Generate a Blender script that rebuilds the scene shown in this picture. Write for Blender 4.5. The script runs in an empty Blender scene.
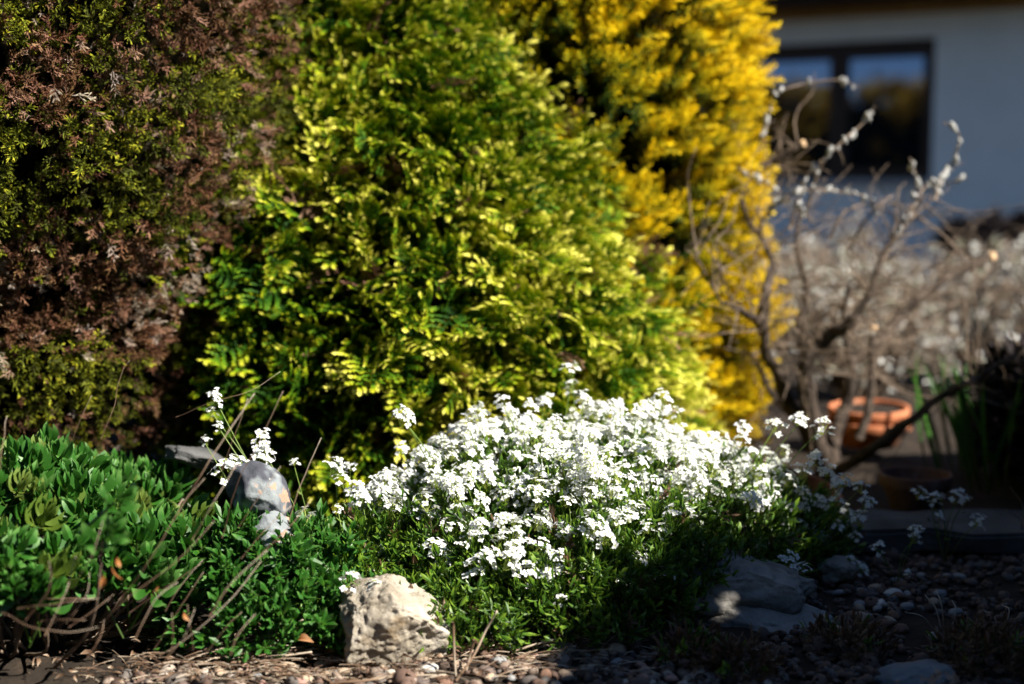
import bpy, bmesh, math, random
import numpy as np
from mathutils import Vector, Matrix, noise

R = math.radians
rng = np.random.default_rng(11)
random.seed(11)
S = bpy.context.scene
C = S.collection

# ------------------------------------------------------------------ camera
CAM_H, PITCH, LENS = 0.75, R(6.3), 50.0
FPX = LENS / 36.0 * 1024
cam_d = bpy.data.cameras.new('camera')
cam_d.lens = LENS; cam_d.sensor_width = 36.0
cam_d.clip_start = 0.05; cam_d.clip_end = 2000
cam_d.dof.use_dof = True
cam_d.dof.focus_distance = 2.42
cam_d.dof.aperture_fstop = 1.6
cam_d.dof.aperture_blades = 0
cam = bpy.data.objects.new('camera', cam_d)
cam.location = (0, 0, CAM_H)
cam.rotation_euler = (R(90) - PITCH, 0, 0)
C.objects.link(cam); S.camera = cam

# ------------------------------------------------------------------ world, sun, exposure
SUN_AZ = R(27)      # sun on the right, this far behind the camera's own plane
SUN_EL = R(43)
SUN = Vector((math.cos(SUN_AZ) * math.cos(SUN_EL), -math.sin(SUN_AZ) * math.cos(SUN_EL), math.sin(SUN_EL)))
w = bpy.data.worlds.new('World'); S.world = w; w.use_nodes = True
nt = w.node_tree; bg = nt.nodes['Background']
sky = nt.nodes.new('ShaderNodeTexSky'); sky.sky_type = 'NISHITA'; sky.sun_disc = False
sky.sun_elevation = SUN_EL
sky.sun_rotation = math.atan2(SUN.x, SUN.y)
sky.air_density = 0.8; sky.dust_density = 0.0; sky.ozone_density = 4.0
nt.links.new(sky.outputs[0], bg.inputs[0]); bg.inputs[1].default_value = 0.05
sd = bpy.data.lights.new('sun', 'SUN'); sd.energy = 5.0; sd.angle = R(0.53); sd.color = (1.0, 0.94, 0.83)
so = bpy.data.objects.new('sun', sd); C.objects.link(so)
so.rotation_euler = SUN.to_track_quat('Z', 'Y').to_euler(); so.location = SUN * 30
S.view_settings.view_transform = 'Standard'; S.view_settings.look = 'None'
S.view_settings.gamma = 1.0; S.view_settings.use_curve_mapping = False
S.view_settings.exposure = 1.3
S.render.engine = 'CYCLES'
S.cycles.use_denoising = True
S.cycles.max_bounces = 6; S.cycles.diffuse_bounces = 3; S.cycles.glossy_bounces = 3
S.cycles.transmission_bounces = 4; S.cycles.transparent_max_bounces = 4
S.cycles.caustics_reflective = False; S.cycles.caustics_refractive = False

# ------------------------------------------------------------------ helpers
def at(px, py, Y):
    """world point seen at a pixel, at distance Y along the ground"""
    dx, dy = (px - 512) / FPX, (342 - py) / FPX
    d = Vector((dx, math.cos(PITCH) + dy * math.sin(PITCH), -math.sin(PITCH) + dy * math.cos(PITCH)))
    return Vector((0, 0, CAM_H)) + d * (Y / d.y)

def ground_at(px, py):
    a, b = at(px, py, 1.0), at(px, py, 2.0)
    k = a.z / (a.z - b.z)
    return a + (b - a) * k

def tag(o, label=None, cat=None, group=None, kind=None):
    if label: o['label'] = label
    if cat: o['category'] = cat
    if group: o['group'] = group
    if kind: o['kind'] = kind
    return o

def empty(name, loc, label, cat, group=None):
    o = bpy.data.objects.new(name, None); o.empty_display_size = 0.05
    o.location = loc; C.objects.link(o)
    return tag(o, label, cat, group)

def link(name, me, parent=None, mat=None, loc=None):
    o = bpy.data.objects.new(name, me); C.objects.link(o)
    if mat is not None:
        me.materials.clear(); me.materials.append(mat)
    if parent is not None:
        o.parent = parent
        o.location = (Vector(loc) if loc is not None else Vector((0, 0, 0))) - Vector(parent.location) if loc is None else Vector(loc)
    elif loc is not None:
        o.location = loc
    return o

class Geo:
    """collects quads (numpy) with a per-point mask (tip, random, dead)"""
    def __init__(s): s.V = []; s.F = []; s.M = []; s.n = 0
    def add(s, V, F, M=None):
        V = np.asarray(V, dtype=np.float32).reshape(-1, 3); F = np.asarray(F, dtype=np.int64).reshape(-1, 4)
        if M is None: M = np.zeros((len(V), 3), np.float32)
        M = np.asarray(M, dtype=np.float32)
        if M.ndim == 1: M = np.tile(M, (len(V), 1))
        s.V.append(V); s.F.append(F + s.n); s.M.append(M); s.n += len(V)
    def inst(s, tmpl, Rm, T, rnd, dead=None):
        """tmpl=(V,F,tip); Rm (k,3,3) columns scaled; T (k,3)"""
        V, F, tip = tmpl; k = len(T); n = len(V)
        W = np.einsum('kij,nj->kni', Rm, V) + T[:, None, :]
        FF = F[None] + (np.arange(k) * n)[:, None, None]
        M = np.zeros((k, n, 3), np.float32)
        M[:, :, 0] = tip[None]; M[:, :, 1] = np.asarray(rnd)[:, None]
        if dead is not None: M[:, :, 2] = np.asarray(dead)[:, None]
        s.add(W.reshape(-1, 3), FF.reshape(-1, 4), M.reshape(-1, 3))
    def mesh(s, name, origin=(0, 0, 0), smooth=False):
        V = np.concatenate(s.V) - np.asarray(origin, np.float32); F = np.concatenate(s.F); M = np.concatenate(s.M)
        me = bpy.data.meshes.new(name)
        me.vertices.add(len(V)); me.vertices.foreach_set('co', V.astype(np.float32).ravel())
        me.loops.add(F.size); me.loops.foreach_set('vertex_index', F.astype(np.int32).ravel())
        me.polygons.add(len(F))
        me.polygons.foreach_set('loop_start', (np.arange(len(F)) * 4).astype(np.int32))
        me.polygons.foreach_set('loop_total', np.full(len(F), 4, np.int32))
        me.polygons.foreach_set('use_smooth', np.full(len(F), smooth, bool))
        a = me.attributes.new('mask', 'FLOAT_COLOR', 'POINT')
        a.data.foreach_set('color', np.concatenate([M, np.ones((len(M), 1), np.float32)], 1).astype(np.float32).ravel())
        me.update(calc_edges=True); me.validate()
        return me
    def obj(s, name, mat, parent=None, smooth=False, origin=None):
        if parent is not None and origin is None: origin = parent.location
        if origin is None: origin = (0, 0, 0)
        me = s.mesh(name, origin, smooth); me.materials.append(mat)
        o = bpy.data.objects.new(name, me); C.objects.link(o)
        if parent is not None:
            o.parent = parent
            o.location = Vector(origin) - Vector(parent.location)
        else: o.location = origin
        return o

def spline(pts, n):
    """Catmull-Rom through points, n samples per span"""
    P = [np.array(p, float) for p in pts]
    if len(P) == 2: return np.array([P[0] + (P[1] - P[0]) * t for t in np.linspace(0, 1, n + 1)])
    P = [2 * P[0] - P[1]] + P + [2 * P[-1] - P[-2]]
    out = []
    for i in range(1, len(P) - 2):
        for t in np.linspace(0, 1, n, endpoint=False):
            a, b, c, d = P[i - 1], P[i], P[i + 1], P[i + 2]
            out.append(0.5 * (2 * b + (c - a) * t + (2 * a - 5 * b + 4 * c - d) * t * t + (3 * b - a - 3 * c + d) * t ** 3))
    out.append(P[-2])
    return np.array(out)

def tube(g, pts, r0, r1, sides=6, mask=(0, 0, 0), knob=0.0, cap=True):
    P = np.asarray(pts, float); n = len(P)
    T = np.gradient(P, axis=0); T /= np.linalg.norm(T, axis=1)[:, None] + 1e-9
    up = np.array([0, 0, 1.0]) if abs(T[0, 2]) < 0.9 else np.array([1.0, 0, 0])
    N = up - T[0] * (up @ T[0]); N /= np.linalg.norm(N)
    V = []; M = []
    rr = np.linspace(r0, r1, n) if np.isscalar(r0) else np.asarray(r0)
    rv = mask[1] if mask[1] else random.random()
    for i in range(n):
        N = N - T[i] * (N @ T[i]); N /= np.linalg.norm(N) + 1e-9
        B = np.cross(T[i], N)
        for k in range(sides):
            a = 2 * math.pi * k / sides
            r = rr[i] * (1 + knob * random.uniform(-1, 1))
            V.append(P[i] + (N * math.cos(a) + B * math.sin(a)) * r)
            M.append((i / (n - 1), rv, mask[2]))
    F = [(i * sides + k, i * sides + (k + 1) % sides, (i + 1) * sides + (k + 1) % sides, (i + 1) * sides + k)
         for i in range(n - 1) for k in range(sides)]
    if cap:
        for i0, c in ((0, P[0]), ((n - 1) * sides, P[-1])):
            ci = len(V); V.append(c); M.append((0 if i0 == 0 else 1, rv, mask[2]))
            for k in range(0, sides - 1, 2):
                F.append((i0 + k, i0 + k + 1, i0 + (k + 2) % sides, ci))
            if sides % 2: F.append((i0 + sides - 1, i0, ci, ci)) if False else None
    g.add(V, F, M)

def leaf(L, W, fold=0.25, curl=0.3, rows=4, power=1.0, peak=0.55, stalk=0.06):
    """a leaf along +X in the XY plane with a mid-rib fold and a droop"""
    V = []; tip = []
    for i in range(rows + 1):
        s = i / rows
        x = s * L
        wv = W * max(stalk, (math.sin(math.pi * min(1, s ** (math.log(0.5) / math.log(peak)))) ** power)) if 0 < s < 1 else W * (stalk if s == 0 else 0.04)
        z = -curl * L * s * s
        V += [(x, -wv / 2, z + fold * wv), (x, 0, z), (x, wv / 2, z + fold * wv)]
        tip += [s, s, s]
    F = []
    for i in range(rows):
        for k in range(2):
            a = i * 3 + k; F.append((a, a + 1, a + 4, a + 3))
    return np.array(V), np.array(F), np.array(tip)

def merge(parts):
    """[(V,F,tip)] -> one template"""
    V = []; F = []; t = []; n = 0
    for a, b, c in parts:
        V.append(a); F.append(np.asarray(b) + n); t.append(c); n += len(a)
    return np.concatenate(V), np.concatenate(F), np.concatenate(t)

def xf(tm, rot=None, loc=(0, 0, 0), sc=1.0, tip=None):
    V, F, t = tm
    V = V * sc
    if rot is not None: V = V @ np.array(rot.to_3x3()).T
    return V + np.array(loc), F, (t if tip is None else np.full(len(V), tip) if np.isscalar(tip) else tip)

def frames(X, roll, scale):
    """k rotation matrices with local X along X, rolled, scaled"""
    X = X / (np.linalg.norm(X, axis=1)[:, None] + 1e-9)
    up = np.tile(np.array([0, 0, 1.0]), (len(X), 1))
    bad = np.abs(X[:, 2]) > 0.97; up[bad] = (1, 0, 0)
    Yv = np.cross(up, X); Yv /= np.linalg.norm(Yv, axis=1)[:, None]
    Z = np.cross(X, Yv)
    c, s = np.cos(roll)[:, None], np.sin(roll)[:, None]
    Y2 = Yv * c + Z * s; Z2 = -Yv * s + Z * c
    return np.stack([X, Y2, Z2], axis=2) * np.asarray(scale)[:, None, None]

def nz(p, f=1.0, seed=0.0):
    return noise.noise(Vector((p[0] * f + seed, p[1] * f - seed * 0.7, p[2] * f + seed * 1.3)))

def fbm(p, f=1.0, o=4, seed=0.0):
    a, s = 1.0, 0.0
    for i in range(o):
        s += a * nz(p, f, seed + i * 7.1); f *= 2.0; a *= 0.5
    return s

# ------------------------------------------------------------------ materials
def new_mat(name):
    m = bpy.data.materials.new(name); m.use_nodes = True
    n = m.node_tree.nodes; l = m.node_tree.links
    return m, n, l, n['Principled BSDF'], n['Material Output']

def ramp(n, l, src, stops):
    r = n.new('ShaderNodeValToRGB')
    e = r.color_ramp.elements
    while len(e) < len(stops): e.new(0.5)
    for el, (p, c) in zip(e, stops): el.position = p; el.color = (*c, 1)
    l.new(src, r.inputs[0]); return r.outputs[0]

def mixc(n, l, fac, a, b, mode='MIX'):
    m = n.new('ShaderNodeMix'); m.data_type = 'RGBA'; m.blend_type = mode
    for i, v in ((0, fac), (6, a), (7, b)):
        if hasattr(v, 'node'): l.new(v, m.inputs[i])
        elif isinstance(v, (int, float)): m.inputs[i].default_value = v
        else: m.inputs[i].default_value = (*v, 1)
    return m.outputs[2]

def tex(n, l, scale, detail=4, rough=0.6, coord='Object'):
    t = n.new('ShaderNodeTexNoise'); t.inputs['Scale'].default_value = scale
    t.inputs['Detail'].default_value = detail; t.inputs['Roughness'].default_value = rough
    c = n.new('ShaderNodeTexCoord'); l.new(c.outputs[coord], t.inputs['Vector'])
    return t

def leaf_mat(name, stops, dead=None, rough=0.55, trans=0.25, spec=0.3, vary=0.35):
    """foliage: colour runs from a shoot's base to its tip, varies per shoot, some shoots dead"""
    m, n, l, p, out = new_mat(name)
    a = n.new('ShaderNodeAttribute'); a.attribute_name = 'mask'
    sp = n.new('ShaderNodeSeparateColor'); l.new(a.outputs['Color'], sp.inputs[0])
    ad = n.new('ShaderNodeMath'); ad.operation = 'MULTIPLY_ADD'
    l.new(sp.outputs[1], ad.inputs[0]); ad.inputs[1].default_value = vary
    sb = n.new('ShaderNodeMath'); sb.operation = 'SUBTRACT'; l.new(sp.outputs[0], sb.inputs[0]); sb.inputs[1].default_value = vary / 2
    l.new(sb.outputs[0], ad.inputs[2])
    col = ramp(n, l, ad.outputs[0], stops)
    if dead:
        dc = ramp(n, l, sp.outputs[1], dead)
        col = mixc(n, l, sp.outputs[2], col, dc)
    l.new(col, p.inputs['Base Color'])
    p.inputs['Roughness'].default_value = rough
    p.inputs['Specular IOR Level'].default_value = spec
    if trans:
        tr = n.new('ShaderNodeBsdfTranslucent'); l.new(col, tr.inputs[0])
        mx = n.new('ShaderNodeMixShader'); mx.inputs[0].default_value = trans
        l.new(p.outputs[0], mx.inputs[1]); l.new(tr.outputs[0], mx.inputs[2]); l.new(mx.outputs[0], out.inputs[0])
    return m

def noise_mat(name, stops, scale=20, detail=6, rough=0.85, bump=0.3, bscale=60, spec=0.3, spots=None, bdist=0.01):
    m, n, l, p, out = new_mat(name)
    t = tex(n, l, scale, detail); col = ramp(n, l, t.outputs[0], stops)
    if spots:
        for (sc, lo, hi, c) in spots:
            t2 = tex(n, l, sc, 3); f = ramp(n, l, t2.outputs[0], [(lo, (0, 0, 0)), (hi, (1, 1, 1))])
            col = mixc(n, l, f, col, c)
    l.new(col, p.inputs['Base Color']); p.inputs['Roughness'].default_value = rough
    p.inputs['Specular IOR Level'].default_value = spec
    if bump:
        t3 = tex(n, l, bscale, 8, 0.7); b = n.new('ShaderNodeBump'); b.inputs['Strength'].default_value = bump
        b.inputs['Distance'].default_value = bdist
        l.new(t3.outputs[0], b.inputs['Height']); l.new(b.outputs[0], p.inputs['Normal'])
    return m

M = {}
M['soil'] = noise_mat('soil', [(0.3, (0.012, 0.008, 0.005)), (0.6, (0.035, 0.024, 0.016)), (0.8, (0.075, 0.052, 0.036))], 14, 8, 0.95, 0.8, 90)
M['juniper'] = leaf_mat('juniper_leaf', [(0.0, (0.025, 0.022, 0.008)), (0.45, (0.06, 0.07, 0.008)), (0.75, (0.17, 0.20, 0.012)), (1.0, (0.44, 0.40, 0.025))],
    dead=[(0.0, (0.07, 0.03, 0.02)), (0.35, (0.18, 0.075, 0.042)), (0.65, (0.30, 0.15, 0.105)), (1.0, (0.40, 0.33, 0.29))], trans=0.1, rough=0.7, spec=0.15, vary=0.5)
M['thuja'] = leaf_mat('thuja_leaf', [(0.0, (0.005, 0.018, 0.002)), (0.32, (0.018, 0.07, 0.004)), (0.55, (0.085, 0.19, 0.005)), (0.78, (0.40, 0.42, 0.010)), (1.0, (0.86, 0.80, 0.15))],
    dead=[(0.0, (0.16, 0.08, 0.05)), (1.0, (0.34, 0.20, 0.13))], trans=0.15, rough=0.6, vary=0.5, spec=0.12)
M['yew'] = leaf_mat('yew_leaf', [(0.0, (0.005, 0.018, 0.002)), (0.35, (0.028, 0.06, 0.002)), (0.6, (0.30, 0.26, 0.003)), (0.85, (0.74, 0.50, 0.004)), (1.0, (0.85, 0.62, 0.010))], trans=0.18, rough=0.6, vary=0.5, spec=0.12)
M['core'] = noise_mat('shade_core_black', [(0.35, (0.003, 0.003, 0.0015)), (0.7, (0.007, 0.0055, 0.003))], 30, 6, 1.0, 0.5, 80, spec=0.0)  # near-black shell colour standing in for the shade inside the crowns
M['bark'] = noise_mat('bark', [(0.3, (0.05, 0.035, 0.025)), (0.6, (0.14, 0.10, 0.075)), (0.8, (0.25, 0.20, 0.16))], 25, 6, 0.9, 0.9, 60)
M['old_bark'] = noise_mat('old_bark', [(0.3, (0.025, 0.018, 0.013)), (0.55, (0.085, 0.062, 0.048)), (0.8, (0.21, 0.165, 0.13))], 22, 6, 0.9, 0.9, 50)
M['cut'] = noise_mat('cut_wood', [(0.3, (0.45, 0.28, 0.14)), (0.7, (0.65, 0.45, 0.27))], 40, 4, 0.8, 0.2, 90)
M['twig'] = noise_mat('grey_twig', [(0.3, (0.08, 0.055, 0.038)), (0.7, (0.30, 0.225, 0.165))], 30, 4, 0.85, 0.3, 90)
M['catkin'] = noise_mat('catkin', [(0.3, (0.42, 0.41, 0.38)), (0.7, (0.74, 0.74, 0.72))], 150, 3, 0.95, 0.6, 400)
M['straw'] = leaf_mat('dry_straw', [(0.0, (0.07, 0.038, 0.022)), (0.45, (0.19, 0.12, 0.075)), (1.0, (0.46, 0.38, 0.29))], trans=0.0, rough=0.7, vary=0.9)
M['deadleaf'] = leaf_mat('dead_leaf', [(0.0, (0.20, 0.07, 0.02)), (0.5, (0.42, 0.17, 0.05)), (1.0, (0.50, 0.27, 0.13))], trans=0.2, rough=0.6, vary=0.8)
M['perennial'] = leaf_mat('perennial_leaf', [(0.0, (0.045, 0.085, 0.015)), (0.22, (0.045, 0.14, 0.010)), (0.45, (0.022, 0.095, 0.008)), (0.78, (0.034, 0.13, 0.016)), (1.0, (0.11, 0.25, 0.055))], dead=[(0.0, (0.16, 0.20, 0.02)), (1.0, (0.30, 0.24, 0.05))], trans=0.25, rough=0.45, spec=0.35, vary=0.35)
M['cress'] = leaf_mat('cress_leaf', [(0.0, (0.020, 0.055, 0.006)), (0.5, (0.055, 0.135, 0.010)), (1.0, (0.18, 0.29, 0.025))], dead=[(0, (0.09, 0.05, 0.03)), (1, (0.2, 0.12, 0.07))], trans=0.25, rough=0.42, spec=0.45, vary=0.6)
M['stem'] = leaf_mat('green_stem', [(0.0, (0.08, 0.07, 0.03)), (0.6, (0.10, 0.16, 0.03)), (1.0, (0.16, 0.24, 0.04))], trans=0.0, vary=0.4)
M['petal'] = leaf_mat('white_petal', [(0.0, (0.45, 0.52, 0.12)), (0.18, (0.70, 0.74, 0.5)), (0.35, (0.82, 0.83, 0.84)), (1.0, (0.85, 0.85, 0.87))], trans=0.3, rough=0.6, spec=0.2, vary=0.0)
M['strap'] = leaf_mat('strap_leaf', [(0.0, (0.05, 0.08, 0.02)), (0.5, (0.03, 0.10, 0.018)), (1.0, (0.06, 0.16, 0.025))], trans=0.25, rough=0.4, vary=0.5)
M['evergreen'] = leaf_mat('evergreen_leaf', [(0.0, (0.02, 0.04, 0.01)), (0.6, (0.035, 0.075, 0.018)), (1.0, (0.06, 0.11, 0.025))], trans=0.1, rough=0.4, vary=0.6)
M['blackleaf'] = leaf_mat('near_black_leaf', [(0.0, (0.008, 0.006, 0.006)), (1.0, (0.022, 0.016, 0.017))], trans=0.0, rough=0.6, spec=0.1)
M['hedge'] = leaf_mat('hedge_leaf', [(0.0, (0.10, 0.04, 0.006)), (0.5, (0.34, 0.17, 0.012)), (1.0, (0.70, 0.40, 0.02))], trans=0.1, rough=0.5, vary=0.7)
M['terracotta'] = noise_mat('terracotta', [(0.3, (0.42, 0.13, 0.055)), (0.7, (0.62, 0.235, 0.11))], 12, 6, 0.8, 0.15, 120, spots=[(9, 0.62, 0.75, (0.55, 0.36, 0.27))])
M['shaded_terracotta'] = noise_mat('shaded_terracotta', [(0.3, (0.11, 0.05, 0.035)), (0.7, (0.20, 0.105, 0.08))], 12, 6, 0.85, 0.2, 120, spots=[(14, 0.55, 0.7, (0.26, 0.22, 0.20))])  # darker copy of the terracotta, the bowl's shade put into its colour
M['limestone'] = noise_mat('limestone', [(0.28, (0.15, 0.12, 0.085)), (0.46, (0.38, 0.33, 0.26)), (0.72, (0.60, 0.55, 0.48))], 16, 8, 0.92, 1.0, 55,
    spots=[(60, 0.62, 0.70, (0.12, 0.085, 0.055)), (9, 0.58, 0.7, (0.40, 0.29, 0.17))])
M['greystone'] = noise_mat('grey_stone', [(0.3, (0.04, 0.043, 0.055)), (0.7, (0.09, 0.095, 0.115))], 10, 6, 0.85, 0.5, 60,
    spots=[(11, 0.50, 0.58, (0.24, 0.265, 0.28)), (26, 0.60, 0.64, (0.42, 0.27, 0.19)), (55, 0.64, 0.70, (0.34, 0.35, 0.35))])
M['lichenstone'] = noise_mat('lichen_stone', [(0.3, (0.13, 0.145, 0.16)), (0.7, (0.30, 0.325, 0.335))], 14, 6, 0.9, 0.6, 60,
    spots=[(24, 0.58, 0.61, (0.48, 0.30, 0.21)), (30, 0.62, 0.68, (0.08, 0.085, 0.09))])
M['darkrock'] = noise_mat('weathered_rock', [(0.3, (0.12, 0.11, 0.10)), (0.7, (0.38, 0.36, 0.33))], 12, 7, 0.9, 0.9, 40)
M['paving'] = noise_mat('paving_stone', [(0.3, (0.05, 0.05, 0.05)), (0.7, (0.13, 0.13, 0.13))], 10, 6, 0.95, 0.6, 40)
for nm, a, b in (('pink', (0.26, 0.14, 0.11), (0.42, 0.27, 0.22)), ('tan', (0.30, 0.21, 0.14), (0.48, 0.37, 0.27)), ('grey', (0.16, 0.16, 0.16), (0.34, 0.34, 0.34)),
                 ('brown', (0.13, 0.07, 0.045), (0.24, 0.14, 0.095)), ('pale', (0.45, 0.43, 0.40), (0.66, 0.63, 0.58))):
    M['pebble_' + nm] = noise_mat('pebble_' + nm, [(0.3, a), (0.7, b)], 60, 5, 0.75, 0.15, 200)
# gravel: colour varies stone by stone
def gravel_mat():
    m, n, l, p, out = new_mat('gravel_stone')
    a = n.new('ShaderNodeAttribute'); a.attribute_name = 'mask'
    sp = n.new('ShaderNodeSeparateColor'); l.new(a.outputs['Color'], sp.inputs[0])
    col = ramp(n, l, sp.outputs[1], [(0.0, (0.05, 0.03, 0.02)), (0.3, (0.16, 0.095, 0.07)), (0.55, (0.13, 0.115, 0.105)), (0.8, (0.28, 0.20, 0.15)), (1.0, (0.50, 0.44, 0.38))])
    t = tex(n, l, 120, 4); col = mixc(n, l, 0.5, col, ramp(n, l, t.outputs[0], [(0.3, (0.4, 0.4, 0.4)), (0.7, (1, 1, 1))]), 'MULTIPLY')
    l.new(col, p.inputs['Base Color']); p.inputs['Roughness'].default_value = 0.8
    return m
M['gravel'] = gravel_mat()
M['render_wall'] = noise_mat('wall_render', [(0.3, (0.70, 0.73, 0.70)), (0.7, (0.80, 0.82, 0.79))], 3, 6, 0.95, 0.3, 150)
M['frame_wood'] = noise_mat('dark_frame', [(0.3, (0.018, 0.009, 0.005)), (0.7, (0.035, 0.018, 0.010))], 8, 4, 0.5, 0.05, 50)
M['soffit'] = noise_mat('soffit_wood', [(0.3, (0.02, 0.012, 0.008)), (0.7, (0.035, 0.02, 0.013))], 8, 4, 0.7, 0.1, 50)
M['board'] = noise_mat('ochre_board', [(0.3, (0.26, 0.17, 0.06)), (0.7, (0.36, 0.24, 0.09))], 8, 4, 0.7, 0.1, 50)
M['sill'] = noise_mat('stone_sill', [(0.3, (0.30, 0.29, 0.28)), (0.7, (0.42, 0.41, 0.40))], 8, 4, 0.8, 0.1, 50)
M['tile'] = noise_mat('roof_tile', [(0.3, (0.10, 0.06, 0.045)), (0.7, (0.18, 0.10, 0.075))], 6, 4, 0.85, 0.4, 30)
gm, n_, l_, p_, o_ = new_mat('window_glass')
p_.inputs['Base Color'].default_value = (0.006, 0.008, 0.010, 1); p_.inputs['Roughness'].default_value = 0.03
p_.inputs['IOR'].default_value = 3.0; p_.inputs['Specular Tint'].default_value = (0.45, 0.62, 1.0, 1)
M['glass'] = gm

# ------------------------------------------------------------------ ground
def gz(x, y):
    if abs(x) > 6 or y > 14 or y < -2: return -0.01
    v = 0.018 * fbm((x, y, 0), 2.2, 4, 3.0) + 0.006 * nz((x, y, 0), 22, 5)
    return v - 0.005
def build_ground():
    xs = np.unique(np.concatenate([np.linspace(-1.6, 2.2, 191), np.linspace(-6, 6, 61), [-400, -200, -100, -50, -25, -12, 12, 25, 50, 100, 200, 400]]).round(4))
    ys = np.unique(np.concatenate([np.linspace(1.2, 4.2, 151), np.linspace(-2, 14, 81), [-300, -150, -70, -30, -15, -8, 20, 30, 60, 120, 250, 500, 900]]).round(4))
    V = [(x, y, gz(x, y)) for y in ys for x in xs]; nx = len(xs)
    F = [(j * nx + i, j * nx + i + 1, (j + 1) * nx + i + 1, (j + 1) * nx + i) for j in range(len(ys) - 1) for i in range(nx - 1)]
    g = Geo(); g.add(V, F); o = g.obj('ground', M['soil'], smooth=True); o['kind'] = 'structure'
build_ground()

# ------------------------------------------------------------------ house
def box(bm, x0, x1, y0, y1, z0, z1):
    vs = [bm.verts.new(p) for p in ((x0, y0, z0), (x1, y0, z0), (x1, y1, z0), (x0, y1, z0), (x0, y0, z1), (x1, y0, z1), (x1, y1, z1), (x0, y1, z1))]
    for f in ((3, 2, 1, 0), (4, 5, 6, 7), (0, 1, 5, 4), (1, 2, 6, 5), (2, 3, 7, 6), (3, 0, 4, 7)): bm.faces.new([vs[i] for i in f])
def bobj(name, bm, mat, parent, bevel=0.0):
    if bevel:
        bmesh.ops.bevel(bm, geom=bm.edges[:], offset=bevel, segments=2, affect='EDGES', profile=0.5)
    bmesh.ops.recalc_face_normals(bm, faces=bm.faces[:])
    me = bpy.data.meshes.new(name); bm.to_mesh(me); bm.free(); me.materials.append(mat)
    o = bpy.data.objects.new(name, me); C.objects.link(o); o.parent = parent
    return o
def build_house():
    wy = 12.0; wx = (832 - 512) / FPX * wy
    h = empty('house', (wx, wy, 0), 'house with pale rendered wall and dark framed window behind the garden', 'house')
    h.rotation_euler.z = -R(29)
    W2, z0, z1, zt = 0.80, 0.79, 1.93, 2.22        # window half width, sill, head, wall top
    bm = bmesh.new()
    box(bm, -7, -W2, 0, 0.3, -0.05, zt); box(bm, W2, 5, 0, 0.3, -0.05, zt)
    box(bm, -W2, W2, 0, 0.3, -0.05, z0); box(bm, -W2, W2, 0, 0.3, z1, zt)
    box(bm, -7, -6.7, 0.3, 7, -0.05, zt); box(bm, 4.7, 5, 0.3, 7, -0.05, zt); box(bm, -6.7, 4.7, 6.7, 7, -0.05, zt)
    bobj('wall', bm, M['render_wall'], h)
    bm = bmesh.new(); d = 0.10
    y0, y1 = 0.06, 0.15
    box(bm, -W2, -W2 + d, y0, y1, z0, z1); box(bm, W2 - d, W2, y0, y1, z0, z1)
    box(bm, -W2 + d, W2 - d, y0, y1, z0, z0 + d); box(bm, -W2 + d, W2 - d, y0, y1, z1 - 0.14, z1)
    box(bm, -0.075, 0.075, y0 - 0.004, y1 - 0.004, z0 + d, z1 - 0.14)
    fr = bobj('window', bm, M['frame_wood'], h)
    for sx in (-1, 1):
        bm = bmesh.new(); a, b = sorted((sx * 0.075, sx * (W2 - d)))
        box(bm, a, b, y0 + 0.04, y0 + 0.06, z0 + d, z1 - 0.14); bobj('pane', bm, M['glass'], fr)
    bm = bmesh.new(); box(bm, -W2 - 0.05, W2 + 0.05, -0.05, 0.06, z0 - 0.055, z0 - 0.003); bobj('sill', bm, M['sill'], fr, 0.006)
    bm = bmesh.new(); box(bm, -7.02, 5.02, -0.03, -0.002, zt - 0.10, zt - 0.002); bobj('fascia_board', bm, M['board'], h)
    bm = bmesh.new(); box(bm, -7.4, 5.4, -0.65, 7.4, zt, zt + 0.05); bobj('soffit', bm, M['soffit'], h)
    bm = bmesh.new(); rr = 3.4
    for x in (-7.5, 5.5): pass
    v = [bm.verts.new(p) for p in ((-7.5, -0.75, zt + 0.06), (5.5, -0.75, zt + 0.06), (5.5, rr, zt + 2.2), (-7.5, rr, zt + 2.2), (5.5, 7.5, zt + 0.06), (-7.5, 7.5, zt + 0.06))]
    for f in ((0, 1, 2, 3), (3, 2, 4, 5), (0, 3, 5), (1, 4, 2), (0, 5, 4, 1)): bm.faces.new([v[i] for i in f])
    bobj('roof', bm, M['tile'], h)
build_house()

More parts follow.
